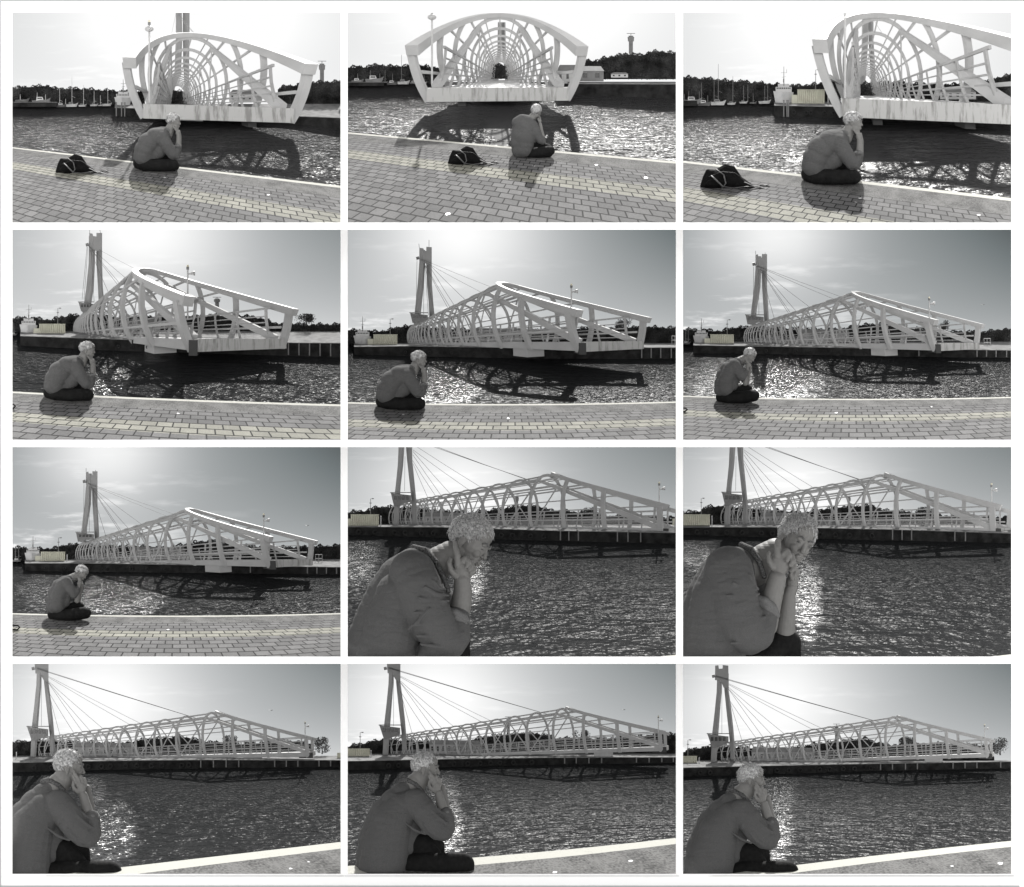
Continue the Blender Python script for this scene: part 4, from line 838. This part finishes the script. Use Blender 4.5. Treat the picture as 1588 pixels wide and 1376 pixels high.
def head(mb, c, H, R, neck=None):
    c = np.array(c, float); S_ = np.diag([1, -1, 1.])     # y up in head space -> y down on the picture
    def q(p): return c+S_@(R@np.array(p, float))*H
    def ell(p, r): mb.ball(q(p), [x*H for x in r], 16, 12, S_@R)
    ell((-.06, .14, 0), (.38, .35, .30)); ell((.10, .02, 0), (.27, .32, .26)); ell((.13, -.20, 0), (.22, .25, .20)); ell((.24, -.40, 0), (.10, .085, .10))
    ell((-.02, -.2, 0), (.24, .24, .23)); ell((.19, .22, 0), (.16, .18, .2))
    for z in (-1, 1):
        ell((.25, -.10, z*.11), (.10, .10, .09)); ell((.33, .085, z*.10), (.045, .035, .09)); ell((-.03, -.02, z*.275), (.07, .12, .03)); ell((-.02, -.13, z*.26), (.035, .04, .025)); ell((.30, .01, z*.105), (.045, .04, .05))
    for t in np.linspace(0, 1, 9): ell((.335+.07*t, .06-.17*t, 0), (.03+.015*t, .035, .028+.018*t))
    for z in (-1, 1): ell((.36, -.12, z*.04), (.033, .026, .026))
    ell((.355, -.215, 0), (.035, .03, .06)); ell((.35, -.25, 0), (.035, .024, .075)); ell((.34, -.295, 0), (.038, .026, .065))
    return q
def face_bits(F_, q, H, R, eyes='open'):
    S_ = np.diag([1, -1, 1.])
    for z in (-1, 1):
        mb = MB(); mb.ball(q((.336, .02 if eyes == 'open' else .0, z*.108)), (.022*H, (.018 if eyes == 'open' else .009)*H, .048*H), 10, 7, S_@R); F_.out(mb, 'eye', EYE, None)
        mb = MB(); mb.chain([(*q((.375, .10, z*.05)), .016*H), (*q((.365, .125, z*.10)), .018*H), (*q((.33, .105, z*.165)), .012*H)]); F_.out(mb, 'eyebrow', mat('eyebrow_hair', .09, .8), None)
    mb = MB(); mb.ball(q((.375, -.262, 0)), (.022*H, .012*H, .06*H), 10, 7, S_@R); F_.out(mb, 'mouth', LIP, None)
def hair(F_, q, H, R, vox, strands=420, length=.13, front=.30):
    mb = MB(); pts = []
    for k in range(1300):
        z_ = 1-2*(k+.5)/1300; ph = k*2.39996; n = np.array([math.sqrt(1-z_*z_)*math.cos(ph), math.sqrt(1-z_*z_)*math.sin(ph), z_])
        p = np.array([-.06, .15, 0])+n*np.array([.378, .350, .295])
        if p[1] < -.15 or (p[0] > .20 and p[1] < .33) or (p[0] > .10 and p[1] < .20) or (p[0] > -.14 and p[1] < .07 and abs(p[2]) > .1): continue
        if p[1] < 0 and p[0] > -.2: continue
        pts.append((p, n))
    for p, n in pts: mb.ball(q(p-n*.045), .062*H, 8, 6)
    o = F_.out(mb, 'hair', HAIR, vox, 3); o['base_'] = F_.th['base_']
    mb = MB()
    for k in range(strands):
        p, n = pts[rng.integers(len(pts))]; p = p+rng.normal(0, .015, 3)
        comb = p-np.array([-.28, .42, .04]); comb = comb/(np.linalg.norm(comb)+.05)+rng.normal(0, .09, 3); d = comb-n*float(comb@n)+n*.10; d /= np.linalg.norm(d); l = length*rng.uniform(.6, 1.3)
        if p[0] > .12: l *= 1.25
        p = p-n*.02; a_ = q(p+n*.0); b_ = q(p+n*.028+d*l*.5); c_ = q(p+n*.012+d*l); wd = (.012 if H < 100 else .007)*H
        s_ = np.cross(b_-a_, [0.3, .5, 1.]); s_ = s_/(np.linalg.norm(s_)+1e-9)*wd; t_ = np.cross(b_-a_, s_); t_ = t_/(np.linalg.norm(t_)+1e-9)*wd
        mb.add([a_+s_, a_-s_*.5+t_, a_-s_*.5-t_, b_+s_*.8, b_-s_*.4+t_*.8, b_-s_*.4-t_*.8, c_], [(0,1,4,3), (1,2,5,4), (2,0,3,5), (3,4,6), (4,5,6), (5,3,6)])
    F_.out(mb, 'hair_strands', HAIR, None, parent=o)

# --- type A: hunched back, cheek on the hand (views 1,3,4,5); reference crop = view 1
def figA(i, bb, label, wb):
    x0, y0, x1, y1 = 585, 490, 805, 768
    T = lambda x, y: (bb[0]+(x-x0)*(bb[2]-bb[0])/(x1-x0), bb[1]+(y-y0)*(bb[3]-bb[1])/(y1-y0))
    k = (bb[3]-bb[1])/278.; F_ = Fig(i, label, T, wb, k, (700, 768)); vx = .0085*k**.5
    mb = MB(); c = (776, 531, 0); R = rotm(-.15, 0, -.10); q = head(mb, c, 80, R)
    mb.chain([(748, 590, 0, 24), (762, 556, 0, 21)])
    mb.chain([(795, 655, 30, 13), (798, 620, 28, 11), (797, 597, 24, 9)]); mb.ball((794, 584, 20), (10, 14, 9))
    for j, (dx, dz) in enumerate(((2, 12), (-2, 18), (-6, 23), (-9, 27))): mb.chain([(794+dx*.3, 580, 18+dz*.2, 5), (792+dx, 566, dz, 4.3), (784+dx, 552+j*2, dz-2, 3.6)])
    mb.chain([(800, 586, 18, 5), (803, 574, 12, 4)])
    mb.chain([(800, 650, -28, 13), (803, 600, -22, 10), (800, 578, -16, 8)])
    F_.out(mb, 'body', SKIN, vx*.8, 2); face_bits(F_, q, 80, R); hair(F_, q, 80, R, vx, 600, .16)
    mb = MB()
    mb.chain([(632, 700, 0, 44), (634, 690, 0, 46), (642, 665, 0, 50), (660, 632, 0, 52), (690, 606, 0, 47), (722, 592, 0, 38), (742, 590, 0, 28)])
    for z in (-26, -13, 13, 26): mb.chain([(634, 698, z, 42), (636, 688, z, 44), (643, 665, z, 48), (660, 633, z, 50), (690, 607, z, 45), (720, 597, z, 35)])
    mb.chain([(700, 612, 32, 36), (722, 606, 38, 32)]); mb.chain([(700, 612, -32, 36), (722, 606, -38, 32)])
    mb.chain([(690, 655, 0, 42), (715, 630, 0, 38)]); mb.chain([(672, 690, 14, 36), (706, 668, 18, 38), (728, 640, 16, 38)]); mb.chain([(628, 712, 0, 38), (660, 705, 10, 36), (700, 676, 10, 36), (722, 648, 10, 34)])
    mb.chain([(722, 605, 40, 33), (745, 645, 46, 30), (770, 684, 44, 25), (783, 692, 40, 19), (790, 668, 36, 16), (794, 648, 32, 14.5)])
    mb.chain([(722, 605, -40, 28), (760, 660, -42, 22), (790, 685, -36, 18), (800, 655, -30, 14)])
    mb.chain([(770, 668, 58, 5), (790, 676, 50, 5)]); mb.chain([(760, 676, 56, 5), (784, 698, 50, 5)])
    F_.out(mb, 'sweater', KNIT, vx, 8)
    mb = MB(); mb.chain([(782, 648, 42, 7), (794, 645, 50, 7), (806, 646, 40, 7), (796, 648, 26, 7), (782, 648, 42, 7)]); F_.out(mb, 'cuff', CUFF, vx, 2)
    mb = MB(); mb.chain([(722, 572, 0, 12), (738, 566, 10, 10), (752, 572, 20, 8)]); mb.chain([(722, 572, 0, 12), (738, 564, -10, 10)]); F_.out(mb, 'collar', CUFF, vx, 2)
    mb = MB()
    mb.chain([(618, 726, 0, 32), (645, 732, 24, 34), (700, 738, 42, 29), (750, 736, 50, 28), (778, 737, 44, 27)])
    mb.chain([(625, 738, -10, 28), (700, 735, -38, 28), (770, 732, -48, 26)]); mb.chain([(778, 740, 44, 24), (730, 748, 5, 19), (690, 752, -15, 16)]); mb.chain([(690, 705, 0, 24), (738, 700, -10, 24), (745, 725, -15, 22)])
    mb.chain([(770, 740, -48, 20), (720, 752, 20, 15)]); mb.chain([(640, 750, 0, 17), (760, 752, 10, 15)])
    F_.out(mb, 'trousers', TROU, vx, 3)
def wbase(i, y): return wg(i, zc(i, 0, y)[1])
figA(1, (582, 490, 806, 768), 'seated man in grey sweater, cheek on hand, right of backpack', wbase(1, 752))
figA(3, (570, 482, 858, 832), 'largest hunched man of the top row, hair against the bridge', wbase(3, 812))
figA(4, (157, 548, 400, 833), 'seated man in grey sweater with rim lit hair, cheek on hand', wbase(4, 815))
figA(5, (143, 592, 382, 875), 'seated man in dim grey sweater facing the sun glitter', wbase(5, 858))
# --- type B (view 2)
F_ = Fig(2, 'man seen from behind, head bowed to his hand', None, wbase(2, 690), 1, (880, 703)); vx = .0085
mb = MB(); R = rotm(.95, 0, -.22); q = head(mb, (906, 484, 0), 72, R); mb.chain([(880, 520, 0, 20), (895, 500, 0, 18)])
mb.chain([(938, 612, 25, 12), (930, 575, 22, 10), (925, 545, 18, 9)]); mb.ball((923, 530, 14), (8, 13, 9))
for j in range(4): mb.chain([(925-j*2, 524, 14-j*5, 4.3), (924-j*2, 512, 10-j*5, 3.8), (918-j, 504, 6-j*5, 3.2)])
mb.chain([(918, 528, 20, 4.5), (914, 516, 20, 3.8)])
F_.out(mb, 'body', SKIN, vx*.8, 2); face_bits(F_, q, 72, R); hair(F_, q, 72, R, vx, 500, .14)
mb = MB(); mb.chain([(832, 662, 0, 44), (830, 630, 0, 48), (836, 595, 0, 50), (848, 560, 0, 48), (865, 540, 0, 36), (880, 525, 0, 24)])
mb.chain([(850, 660, 20, 40), (855, 610, 25, 46), (868, 570, 20, 38)]); mb.chain([(815, 535, -6, 26), (835, 520, -4, 24), (865, 520, 0, 22)])
mb.chain([(820, 620, -25, 36), (825, 570, -25, 36)]); mb.chain([(886, 552, 20, 30), (905, 585, 28, 26), (925, 618, 28, 19), (936, 626, 26, 15), (938, 608, 24, 13.5)])
mb.chain([(895, 600, 44, 5), (928, 608, 40, 5)])
F_.out(mb, 'sweater', KNIT, vx, 8)
mb = MB(); mb.chain([(842, 506, 0, 11), (862, 510, 12, 10), (888, 520, 16, 8)]); F_.out(mb, 'collar', CUFF, vx, 2)
mb = MB(); mb.chain([(828, 684, 0, 20), (870, 680, 15, 24), (920, 676, 30, 25), (965, 670, 30, 25), (972, 668, 26, 23)]); mb.chain([(965, 680, 26, 20), (900, 690, 20, 15), (850, 690, 10, 14)]); mb.chain([(880, 655, 0, 26), (905, 640, -10, 20), (960, 655, -30, 20)])
F_.out(mb, 'trousers', TROU, vx, 3)
# --- type C (views 6, 7); reference crop = view 7
def figC(i, dx, dy, label):
    T = lambda x, y: (x+dx, y+dy); F_ = Fig(i, label, T, wbase(i, 828+dy), 1, (280, 843)); vx = .0085
    mb = MB(); R = rotm(-.35, 0, -.62); q = head(mb, (338, 614, 0), 76, R); mb.chain([(292, 640, 0, 22), (316, 628, 0, 20)])
    mb.chain([(318, 745, 30, 12), (320, 705, 34, 11), (327, 680, 36, 9)]); mb.ball((330, 662, 34), (10, 14, 9))
    for j in range(4): mb.chain([(328+j*3, 655, 32, 4.5), (325+j*3, 642, 34, 4), (322+j*3, 632+j, 33, 3.3)])
    mb.chain([(336, 664, 30, 4.5), (344, 654, 26, 4)]); mb.chain([(324, 745, -20, 12), (335, 700, -10, 10), (342, 668, 0, 9)])
    F_.out(mb, 'body', SKIN, vx*.8, 2); face_bits(F_, q, 76, R, 'shut'); hair(F_, q, 76, R, vx, 600, .15)
    mb = MB(); mb.chain([(213, 775, 0, 42), (213, 745, 0, 42), (222, 710, 0, 42), (238, 680, 0, 40), (260, 660, 0, 34), (285, 648, 0, 24)])
    mb.chain([(225, 770, 25, 36), (232, 720, 28, 38), (250, 675, 28, 34), (265, 660, 30, 30)]); mb.chain([(225, 770, -25, 36), (250, 680, -28, 34)]); mb.chain([(250, 745, 8, 38), (264, 710, 10, 36)])
    mb.chain([(268, 658, 36, 29), (288, 690, 42, 26), (304, 714, 44, 20), (316, 702, 42, 16), (322, 688, 38, 13)]); mb.chain([(300, 700, -20, 18), (318, 740, -20, 14)]); mb.chain([(285, 700, 58, 5), (312, 690, 52, 5)])
    F_.out(mb, 'sweater', KNIT, vx, 8)
    mb = MB(); mb.chain([(275, 632, 8, 10), (290, 632, 20, 8), (300, 642, 26, 7)]); F_.out(mb, 'collar', CUFF, vx, 2)
    mb = MB(); mb.chain([(208, 808, 0, 30), (240, 815, 22, 27), (300, 808, 42, 28), (350, 802, 46, 28), (362, 802, 42, 25)]); mb.chain([(362, 808, 42, 22), (300, 826, 20, 16), (240, 830, 0, 13)])
    mb.chain([(230, 805, -10, 28), (290, 775, -20, 25), (325, 768, -28, 22), (335, 770, -26, 18)]); mb.chain([(328, 775, -26, 18), (300, 818, -10, 16)])
    F_.out(mb, 'trousers', TROU, vx, 3)
figC(6, -11, 3, 'man in light grey sweater looking down, face on both hands'); figC(7, 0, 0, 'bowed man in grey sweater with his face on both hands')

# --- type D (views 10, 11, 12): close profile, reference crop = view 12
def fingers(mb, P, r):
    for ch in P: mb.chain([(*p, r*(1-.13*j)) for j, p in enumerate(ch)], .5)
def figD(i, T, label, k, wb=44):
    F_ = Fig(i, label, T, wb, k*.72, (200, 1010)); vx = .0125
    mb = MB(); H = 150; R = rotm(-.12, 0, -.06); q = head(mb, (330, 556, 0), H, R)
    mb.chain([(262, 660, 0, 56), (285, 622, 0, 47), (305, 600, 0, 44)])
    mb.chain([(418, 800, 70, 28), (408, 745, 64, 26), (396, 700, 56, 21), (388, 668, 50, 18)], .35); mb.ball((378, 640, 46), (20, 30, 17), 14, 10)
    fingers(mb, [[(366, 628, 52), (354, 606, 56), (345, 588, 54)], [(372, 620, 50), (364, 596, 56), (352, 578, 56), (346, 566, 52)], [(384, 620, 44), (382, 602, 50), (376, 592, 52)], [(394, 628, 40), (396, 610, 44), (392, 600, 46)]], 9)
    fingers(mb, [[(364, 652, 52), (350, 642, 60), (345, 626, 62), (346, 612, 60)]], 10)
    mb.chain([(425, 790, -60, 25), (412, 700, -50, 20), (402, 640, -42, 17)])
    F_.out(mb, 'body', SKIN, vx*.62, 3); face_bits(F_, q, H, R); hair(F_, q, H, R, vx*.8, 1500, .11)
    mb = MB()
    mb.chain([(130, 1070, 0, 125), (138, 950, 0, 122), (140, 880, 0, 115), (150, 830, 0, 104), (170, 775, 0, 98), (205, 725, 0, 88), (235, 685, 0, 72), (255, 660, 0, 56)], .35)
    for z in (-60, 60): mb.chain([(140, 1020, z, 115), (150, 900, z, 105), (175, 800, z, 92), (225, 730, z, 70), (275, 700, z, 52)], .35)
    mb.chain([(200, 900, 0, 95), (230, 800, 0, 85), (250, 740, 0, 70)], .35)
    mb.chain([(285, 705, 80, 62), (320, 745, 96, 60), (350, 790, 100, 56), (385, 828, 96, 48), (410, 838, 90, 42), (425, 815, 82, 38), (425, 775, 76, 34), (420, 758, 74, 33)], .3)
    mb.chain([(290, 710, -80, 56), (360, 790, -90, 50), (420, 830, -80, 36), (425, 780, -66, 28)])
    for (a_, b_) in (((360, 745, 145), (430, 800, 118)), ((350, 768, 152), (425, 830, 125)), ((345, 800, 150), (410, 858, 125)), ((320, 800, 152), (385, 862, 130)), ((300, 690, 128), (285, 780, 140)), ((240, 800, 130), (330, 850, 110)), ((375, 728, 112), (440, 770, 100))):
        m_ = ((a_[0]+b_[0])/2-3, (a_[1]+b_[1])/2+5, (a_[2]+b_[2])/2+2); mb.chain([(*a_, 4), (*m_, 8), (*b_, 4)], .5)
    F_.out(mb, 'sweater', KNIT, vx, 7)
    mb = MB(); mb.chain([(402, 752, 92, 11), (424, 752, 96, 12), (446, 758, 80, 11)], .4); mb.chain([(402, 752, 92, 11), (400, 750, 66, 10)], .4); F_.out(mb, 'cuff', CUFF, vx*.8, 2)
    mb = MB(); mb.chain([(222, 612, 0, 13), (245, 606, 28, 12), (285, 626, 48, 11), (320, 662, 52, 10)], .4); mb.chain([(222, 612, 0, 13), (245, 602, -28, 12), (285, 618, -44, 10)], .4); F_.out(mb, 'collar', COLLAR, vx*.8, 2)
    mb = MB(); mb.chain([(160, 1020, 0, 90), (250, 1010, 40, 74), (330, 995, 70, 64), (430, 990, 90, 60), (495, 985, 84, 54), (502, 1000, 80, 46)], .35)
    mb.chain([(500, 1000, 84, 45), (400, 1040, 60, 45)]); mb.chain([(300, 930, -20, 80), (350, 895, -50, 60), (375, 900, -60, 40), (380, 980, -50, 40)], .35); mb.chain([(300, 900, 10, 55), (350, 950, 20, 55)], .35)
    F_.out(mb, 'trousers', TROU, vx, 2)
figD(12, lambda x, y: (x, y), 'man in plain grey sweater in profile, bridge mouth far right', 1.)
figD(11, lambda x, y: (290+(x-243)*1.06, 437+(y-480)*1.06), 'man in grey sweater, chin on palm, whole knee showing', 1.05)
figD(10, lambda x, y: (183+(x-243)*1.15, 427+(y-482)*1.17), 'man cut off by the left frame edge, finger at his ear', 1.15)

# --- type E, F (views 8, 9): nearest figures
def figE():
    F_ = Fig(8, 'close man with closed eyes and a finger in his ear', None, 75, 1, (250, 1005)); vx = .0135
    mb = MB(); H = 262; R = rotm(-.42, .0, -.50); q = head(mb, (590, 470, 0), H, R)
    mb.chain([(400, 600, 0, 90), (450, 560, 0, 76), (500, 530, 0, 70)], .35)
    mb.chain([(530, 850, 80, 54), (550, 760, 90, 50), (558, 700, 96, 45), (556, 650, 100, 40)], .3); mb.ball((556, 600, 104), (50, 52, 34), 18, 14)
    fingers(mb, [[(535, 575, 124), (533, 530, 128), (524, 495, 122), (520, 468, 112)], [(560, 560, 128), (572, 545, 132), (585, 562, 140), (578, 582, 144)], [(580, 570, 118), (594, 562, 124), (602, 582, 134), (590, 600, 138)], [(592, 592, 106), (606, 588, 112), (608, 606, 122), (596, 618, 126)]], 18)
    fingers(mb, [[(525, 625, 124), (502, 600, 134), (494, 570, 134), (500, 548, 126)]], 17)
    F_.out(mb, 'body', SKIN, vx*.62, 3); face_bits(F_, q, H, R, 'shut'); hair(F_, q, H, R, vx*.8, 3600, .11)
    mb = MB()
    mb.chain([(130, 1040, 0, 140), (160, 930, 0, 150), (200, 830, 0, 150), (240, 740, 0, 148), (280, 660, 0, 135), (330, 600, 0, 108), (380, 580, 0, 85)], .3)
    mb.chain([(190, 1040, 90, 150), (230, 860, 95, 140), (270, 730, 95, 130)], .3)
    mb.chain([(318, 615, 130, 112), (345, 680, 160, 114), (370, 760, 170, 112), (410, 840, 170, 110), (455, 910, 160, 96), (490, 940, 150, 86), (520, 915, 132, 74), (528, 860, 112, 66), (530, 825, 100, 62)], .25)
    mb.chain([(300, 620, -110, 90), (460, 760, -120, 80)]); mb.chain([(430, 1000, 130, 90), (470, 1040, 120, 80)], .3)
    for a_, b_, r_ in (((380, 680, 275), (490, 720, 210), 11), ((350, 730, 288), (490, 745, 215), 12), ((330, 800, 286), (480, 775, 222), 13), ((320, 860, 280), (500, 830, 210), 13), ((340, 910, 272), (560, 900, 190), 12), ((360, 950, 262), (540, 950, 200), 12), ((420, 650, 245), (475, 690, 200), 10), ((300, 880, 260), (400, 780, 285), 10)):
        m_ = ((a_[0]+b_[0])/2-4, (a_[1]+b_[1])/2+12, (a_[2]+b_[2])/2+8); mb.chain([(*a_, r_*.6), (*m_, r_), (*b_, r_*.6)], .5)
    F_.out(mb, 'sweater', KNIT, vx, 7)
    mb = MB(); mb.chain([(490, 795, 158, 18), (520, 800, 168, 20), (560, 822, 150, 20), (578, 850, 120, 18)], .35); mb.chain([(495, 815, 160, 16), (525, 822, 168, 18), (565, 850, 148, 16)], .35); F_.out(mb, 'cuff', CUFF, vx*.8, 2)
    mb = MB(); mb.chain([(325, 492, 0, 15), (380, 505, 55, 15), (430, 560, 92, 14), (465, 630, 108, 13), (490, 700, 104, 12)], .4); F_.out(mb, 'collar', COLLAR, vx*.8, 2)
    mb = MB(); mb.chain([(430, 1040, 20, 60), (540, 960, 30, 52), (552, 930, 30, 42)], .3); mb.chain([(545, 935, 30, 46), (550, 1040, 30, 48)], .3); F_.out(mb, 'trousers', TROU, vx, 2)
figE()
def figF():
    F_ = Fig(9, 'close man with open eyes, both hands at his face', None, 75, 1, (250, 1005)); vx = .0135
    mb = MB(); H = 258; R = rotm(-1.05, .05, -.50); q = head(mb, (545, 462, 0), H, R)
    mb.chain([(350, 590, 0, 88), (405, 545, 0, 76), (450, 520, 0, 72)], .35)
    mb.chain([(400, 860, 110, 62), (425, 760, 116, 54), (445, 690, 120, 48), (458, 640, 124, 44)], .3); mb.ball((475, 565, 130), (52, 58, 34), 18, 14, None)
    fingers(mb, [[(462, 530, 150), (462, 495, 148), (462, 462, 136)], [(490, 528, 152), (505, 512, 158), (515, 532, 166), (505, 555, 168)], [(512, 545, 144), (526, 535, 150), (534, 556, 160), (522, 575, 160)], [(522, 572, 132), (536, 570, 138), (540, 590, 148), (528, 602, 150)]], 19)
    fingers(mb, [[(440, 585, 145), (424, 560, 152), (418, 535, 150), (422, 520, 146)]], 17)
    mb.chain([(495, 890, 20, 50), (505, 800, 20, 42), (512, 720, 24, 34), (525, 685, 30, 30)], .3); mb.ball((530, 655, 34), (30, 38, 24), 14, 10)
    fingers(mb, [[(545, 640, 44), (555, 615, 48), (552, 595, 50)], [(538, 635, 54), (545, 612, 60), (543, 598, 60)], [(528, 638, 60), (522, 620, 66), (526, 606, 66)]], 12)
    F_.out(mb, 'body', SKIN, vx*.62, 3); face_bits(F_, q, H, R, 'open'); hair(F_, q, H, R, vx*.8, 3600, .11)
    mb = MB()
    mb.chain([(110, 1040, 0, 140), (120, 930, 0, 148), (140, 830, 0, 148), (170, 740, 0, 146), (210, 650, 0, 135), (260, 600, 0, 112), (320, 575, 0, 88)], .3)
    mb.chain([(160, 1040, 90, 150), (170, 860, 95, 145), (190, 730, 95, 140), (230, 620, 95, 125)], .3)
    mb.chain([(228, 600, 130, 116), (250, 690, 165, 116), (265, 780, 180, 115), (290, 860, 182, 112), (325, 905, 175, 98), (360, 900, 160, 86), (385, 850, 140, 72), (402, 800, 130, 62), (410, 775, 126, 58)], .25)
    mb.chain([(330, 610, -80, 80), (450, 850, -60, 60)]);
    for a_, b_, r_ in (((250, 660, 285), (370, 690, 200), 11), ((220, 720, 298), (372, 712, 210), 12), ((285, 850, 285), (400, 820, 210), 13), ((240, 945, 270), (400, 920, 200), 12), ((330, 620, 225), (370, 690, 180), 10)):
        m_ = ((a_[0]+b_[0])/2-4, (a_[1]+b_[1])/2+12, (a_[2]+b_[2])/2+8); mb.chain([(*a_, r_*.6), (*m_, r_), (*b_, r_*.6)], .5)
    F_.out(mb, 'sweater', KNIT, vx, 7)
    mb = MB(); mb.chain([(372, 735, 176, 18), (400, 745, 184, 20), (438, 775, 168, 20), (456, 812, 140, 18)], .35); mb.chain([(380, 758, 178, 16), (408, 770, 186, 18), (440, 808, 160, 16)], .35); F_.out(mb, 'cuff', CUFF, vx*.8, 2)
    mb = MB(); mb.chain([(290, 480, 0, 15), (335, 500, 60, 15), (375, 560, 98, 14), (398, 630, 110, 13)], .4); F_.out(mb, 'collar', COLLAR, vx*.8, 2)
    mb = MB(); mb.chain([(380, 1040, 20, 90), (460, 960, 20, 72), (510, 935, 10, 56), (528, 940, 10, 44)], .3); mb.chain([(520, 940, 10, 52), (520, 1050, 10, 55)], .3); F_.out(mb, 'trousers', TROU, vx, 2)
figF()

# ---------------------------------------------------------------- backpacks on the paving
def backpack(i, x0, y0, x1, y1, label):
    W = x1-x0; H = y1-y0; k = 1/SCZ[i-1]; wb = wbase(i, y1-H*.12); u, v = zc(i, (x0+x1)/2, y1); T = thing(i, 'backpack', label+', '+VN[i], 'backpack', u, v, wb, 'backpacks lying on the quay')
    fn = lambda x, y, z: (*zc(i, x0+x*W, y0+y*H), wb-z*W*k)
    mb = MB(); mb.v = []
    def el(c, r): mb.ball(c, r, 12, 8)
    out_ = [(.03, .84), (.07, .50), (.11, .28), (.22, .30), (.36, .08), (.46, .16), (.56, .55), (.74, .90), (.50, .94), (.15, .95), (.03, .84)]
    for fz, fr in ((1.0, .035), (.8, .06), (.55, .08), (.3, .1)):
        for (xa, ya), (xb, yb_) in zip(out_[:-1], out_[1:]):
            for q in np.linspace(0, 1, 9):
                x = .34+((xa+(xb-xa)*q)-.34)*fz; y = .60+((ya+(yb_-ya)*q)-.60)*fz; el((x, y, 0), (fr, fr*W/H*.8, fr*1.1))
    el((.20, .74, .07), (.12, .16, .06))
    build(i, mb, 'bag_body', BAG, T, voxel=.007, fn=fn, sm_iter=2)
    mb = MB(); mb.tube([(.15, .45, .12), (.22, .62, .16), (.32, .88, .17), (.48, .93, .14), (.62, .88, .10), (.80, .86, .05), (.92, .95, .03), (.99, .90, .0), (.93, .80, -.03), (.84, .82, -.03)], .016, 7); mb.tube([(.62, .70, .1), (.75, .86, .06), (.88, .92, .05), (.97, .97, .03)], .013, 7)
    mb.tube([(.22, .2, .08), (.33, .42, .13), (.36, .75, .16), (.30, .95, .16)], .010, 6); build(i, mb, 'strap', mat('worn_black_webbing', .05, .5, noise=.5, nscale=20), T, fn=fn, smooth=True)
    mb = MB(); mb.tube([(.12, .5, .12), (.30, .3, .14), (.48, .34, .13), (.6, .55, .12)], .004, 5); build(i, mb, 'zip', DARK, T, fn=fn)
backpack(1, 218, 683, 472, 782, 'black backpack lying left of the seated man')
backpack(2, 488, 645, 732, 740, 'black backpack lying midway on the paving')
backpack(3, 95, 730, 430, 854, 'largest black backpack, lying at the far left')
for i, x0, y0, x1, y1 in ((4, -14, 842, 27, 868), (6, -14, 860, 33, 882), (7, -14, 858, 48, 882)):
    k = 1/SCZ[i-1]; u, v = zc(i, (x0+x1)/2, y1); wb = wbase(i, y1); mb = MB(); a_ = zc(i, x0, y0); b_ = zc(i, x1, y1)
    mb.tube([(a_[0], b_[1]-2, wb-1), (a_[0]+6, a_[1]+1, wb-2), (b_[0]-3, a_[1]+1.5, wb-2), (b_[0], (a_[1]+b_[1])/2, wb-2), (b_[0]-4, b_[1], wb-3), (a_[0]+3, b_[1]-.5, wb-3)], 1.3, 7)
    tag(center(build(i, mb, 'bag_strap', BAG, smooth=True)), 'end of a black bag strap at the left frame edge, '+VN[i], 'strap')

# ---------------------------------------------------------------- birds, litter
for i, x, y in ((7, 1408, 388), (10, 1236, 240), (11, 1318, 237), (6, 1432, 374)):
    u, v = zc(i, x, y); mb = MB(); w0 = DEPS[i]*.9; mb.add([(u-4, v-.8, w0), (u-1, v+.2, w0-1), (u, v+.1, w0), (u-1, v+.8, w0+1), (u+4, v-.5, w0), (u+1, v+.9, w0+1), (u+1.2, v-.2, w0-1)], [(0,1,2,3), (2,6,4,5)]); mb.ball((u, v+.3, w0), (.5, .45, 1.8))
    tag(center(build(i, mb, 'gull', GREYP)), 'tiny gull gliding in the sky right of the bridge, '+VN[i], 'bird')
for i, L_ in {2:[(486, 968, 5), (1425, 795, 3.5), (1190, 735, 2.5)], 1:[(1225, 877, 3), (735, 795, 2.5)], 3:[(1412, 972, 3.5), (850, 893, 3)], 4:[(798, 890, 3)], 5:[(772, 913, 3), (277, 895, 2.5)], 6:[(738, 886, 3), (1190, 858, 2)], 7:[(750, 881, 3)], 10:[(1330, 990, 4), (1415, 958, 2.5)], 11:[(992, 1006, 5), (1352, 952, 4)], 12:[(1255, 953, 4), (1480, 942, 5)]}.items():
    for k, (x, y, s_) in enumerate(L_):
        u, v = zc(i, x, y); w0 = wg(i, v)-1.0; mb = MB(); a_ = rng.uniform(.6, 1.3, 7)
        top = [(u+s_*a_[j]*math.cos(j*.9)*.9, v+s_*.33*a_[j]*math.sin(j*.9), wg(i, v+s_*.33*a_[j]*math.sin(j*.9))-.5-.5*(j % 2)) for j in range(7)]
        mb.add(top+[(p[0], p[1]+.3, p[2]+.4) for p in top], [tuple(range(7)), tuple(range(13, 6, -1))]+[(j, (j+1) % 7, 7+(j+1) % 7, 7+j) for j in range(7)])
        tag(center(build(i, mb, 'paper_scrap', WHITE)), ['pale paper scrap on the paving', 'smaller pale scrap on the paving', 'tiniest pale scrap on the paving'][k]+', '+VN[i], 'litter')
for o in bpy.data.objects:
    if 'base_' in o: del o['base_']
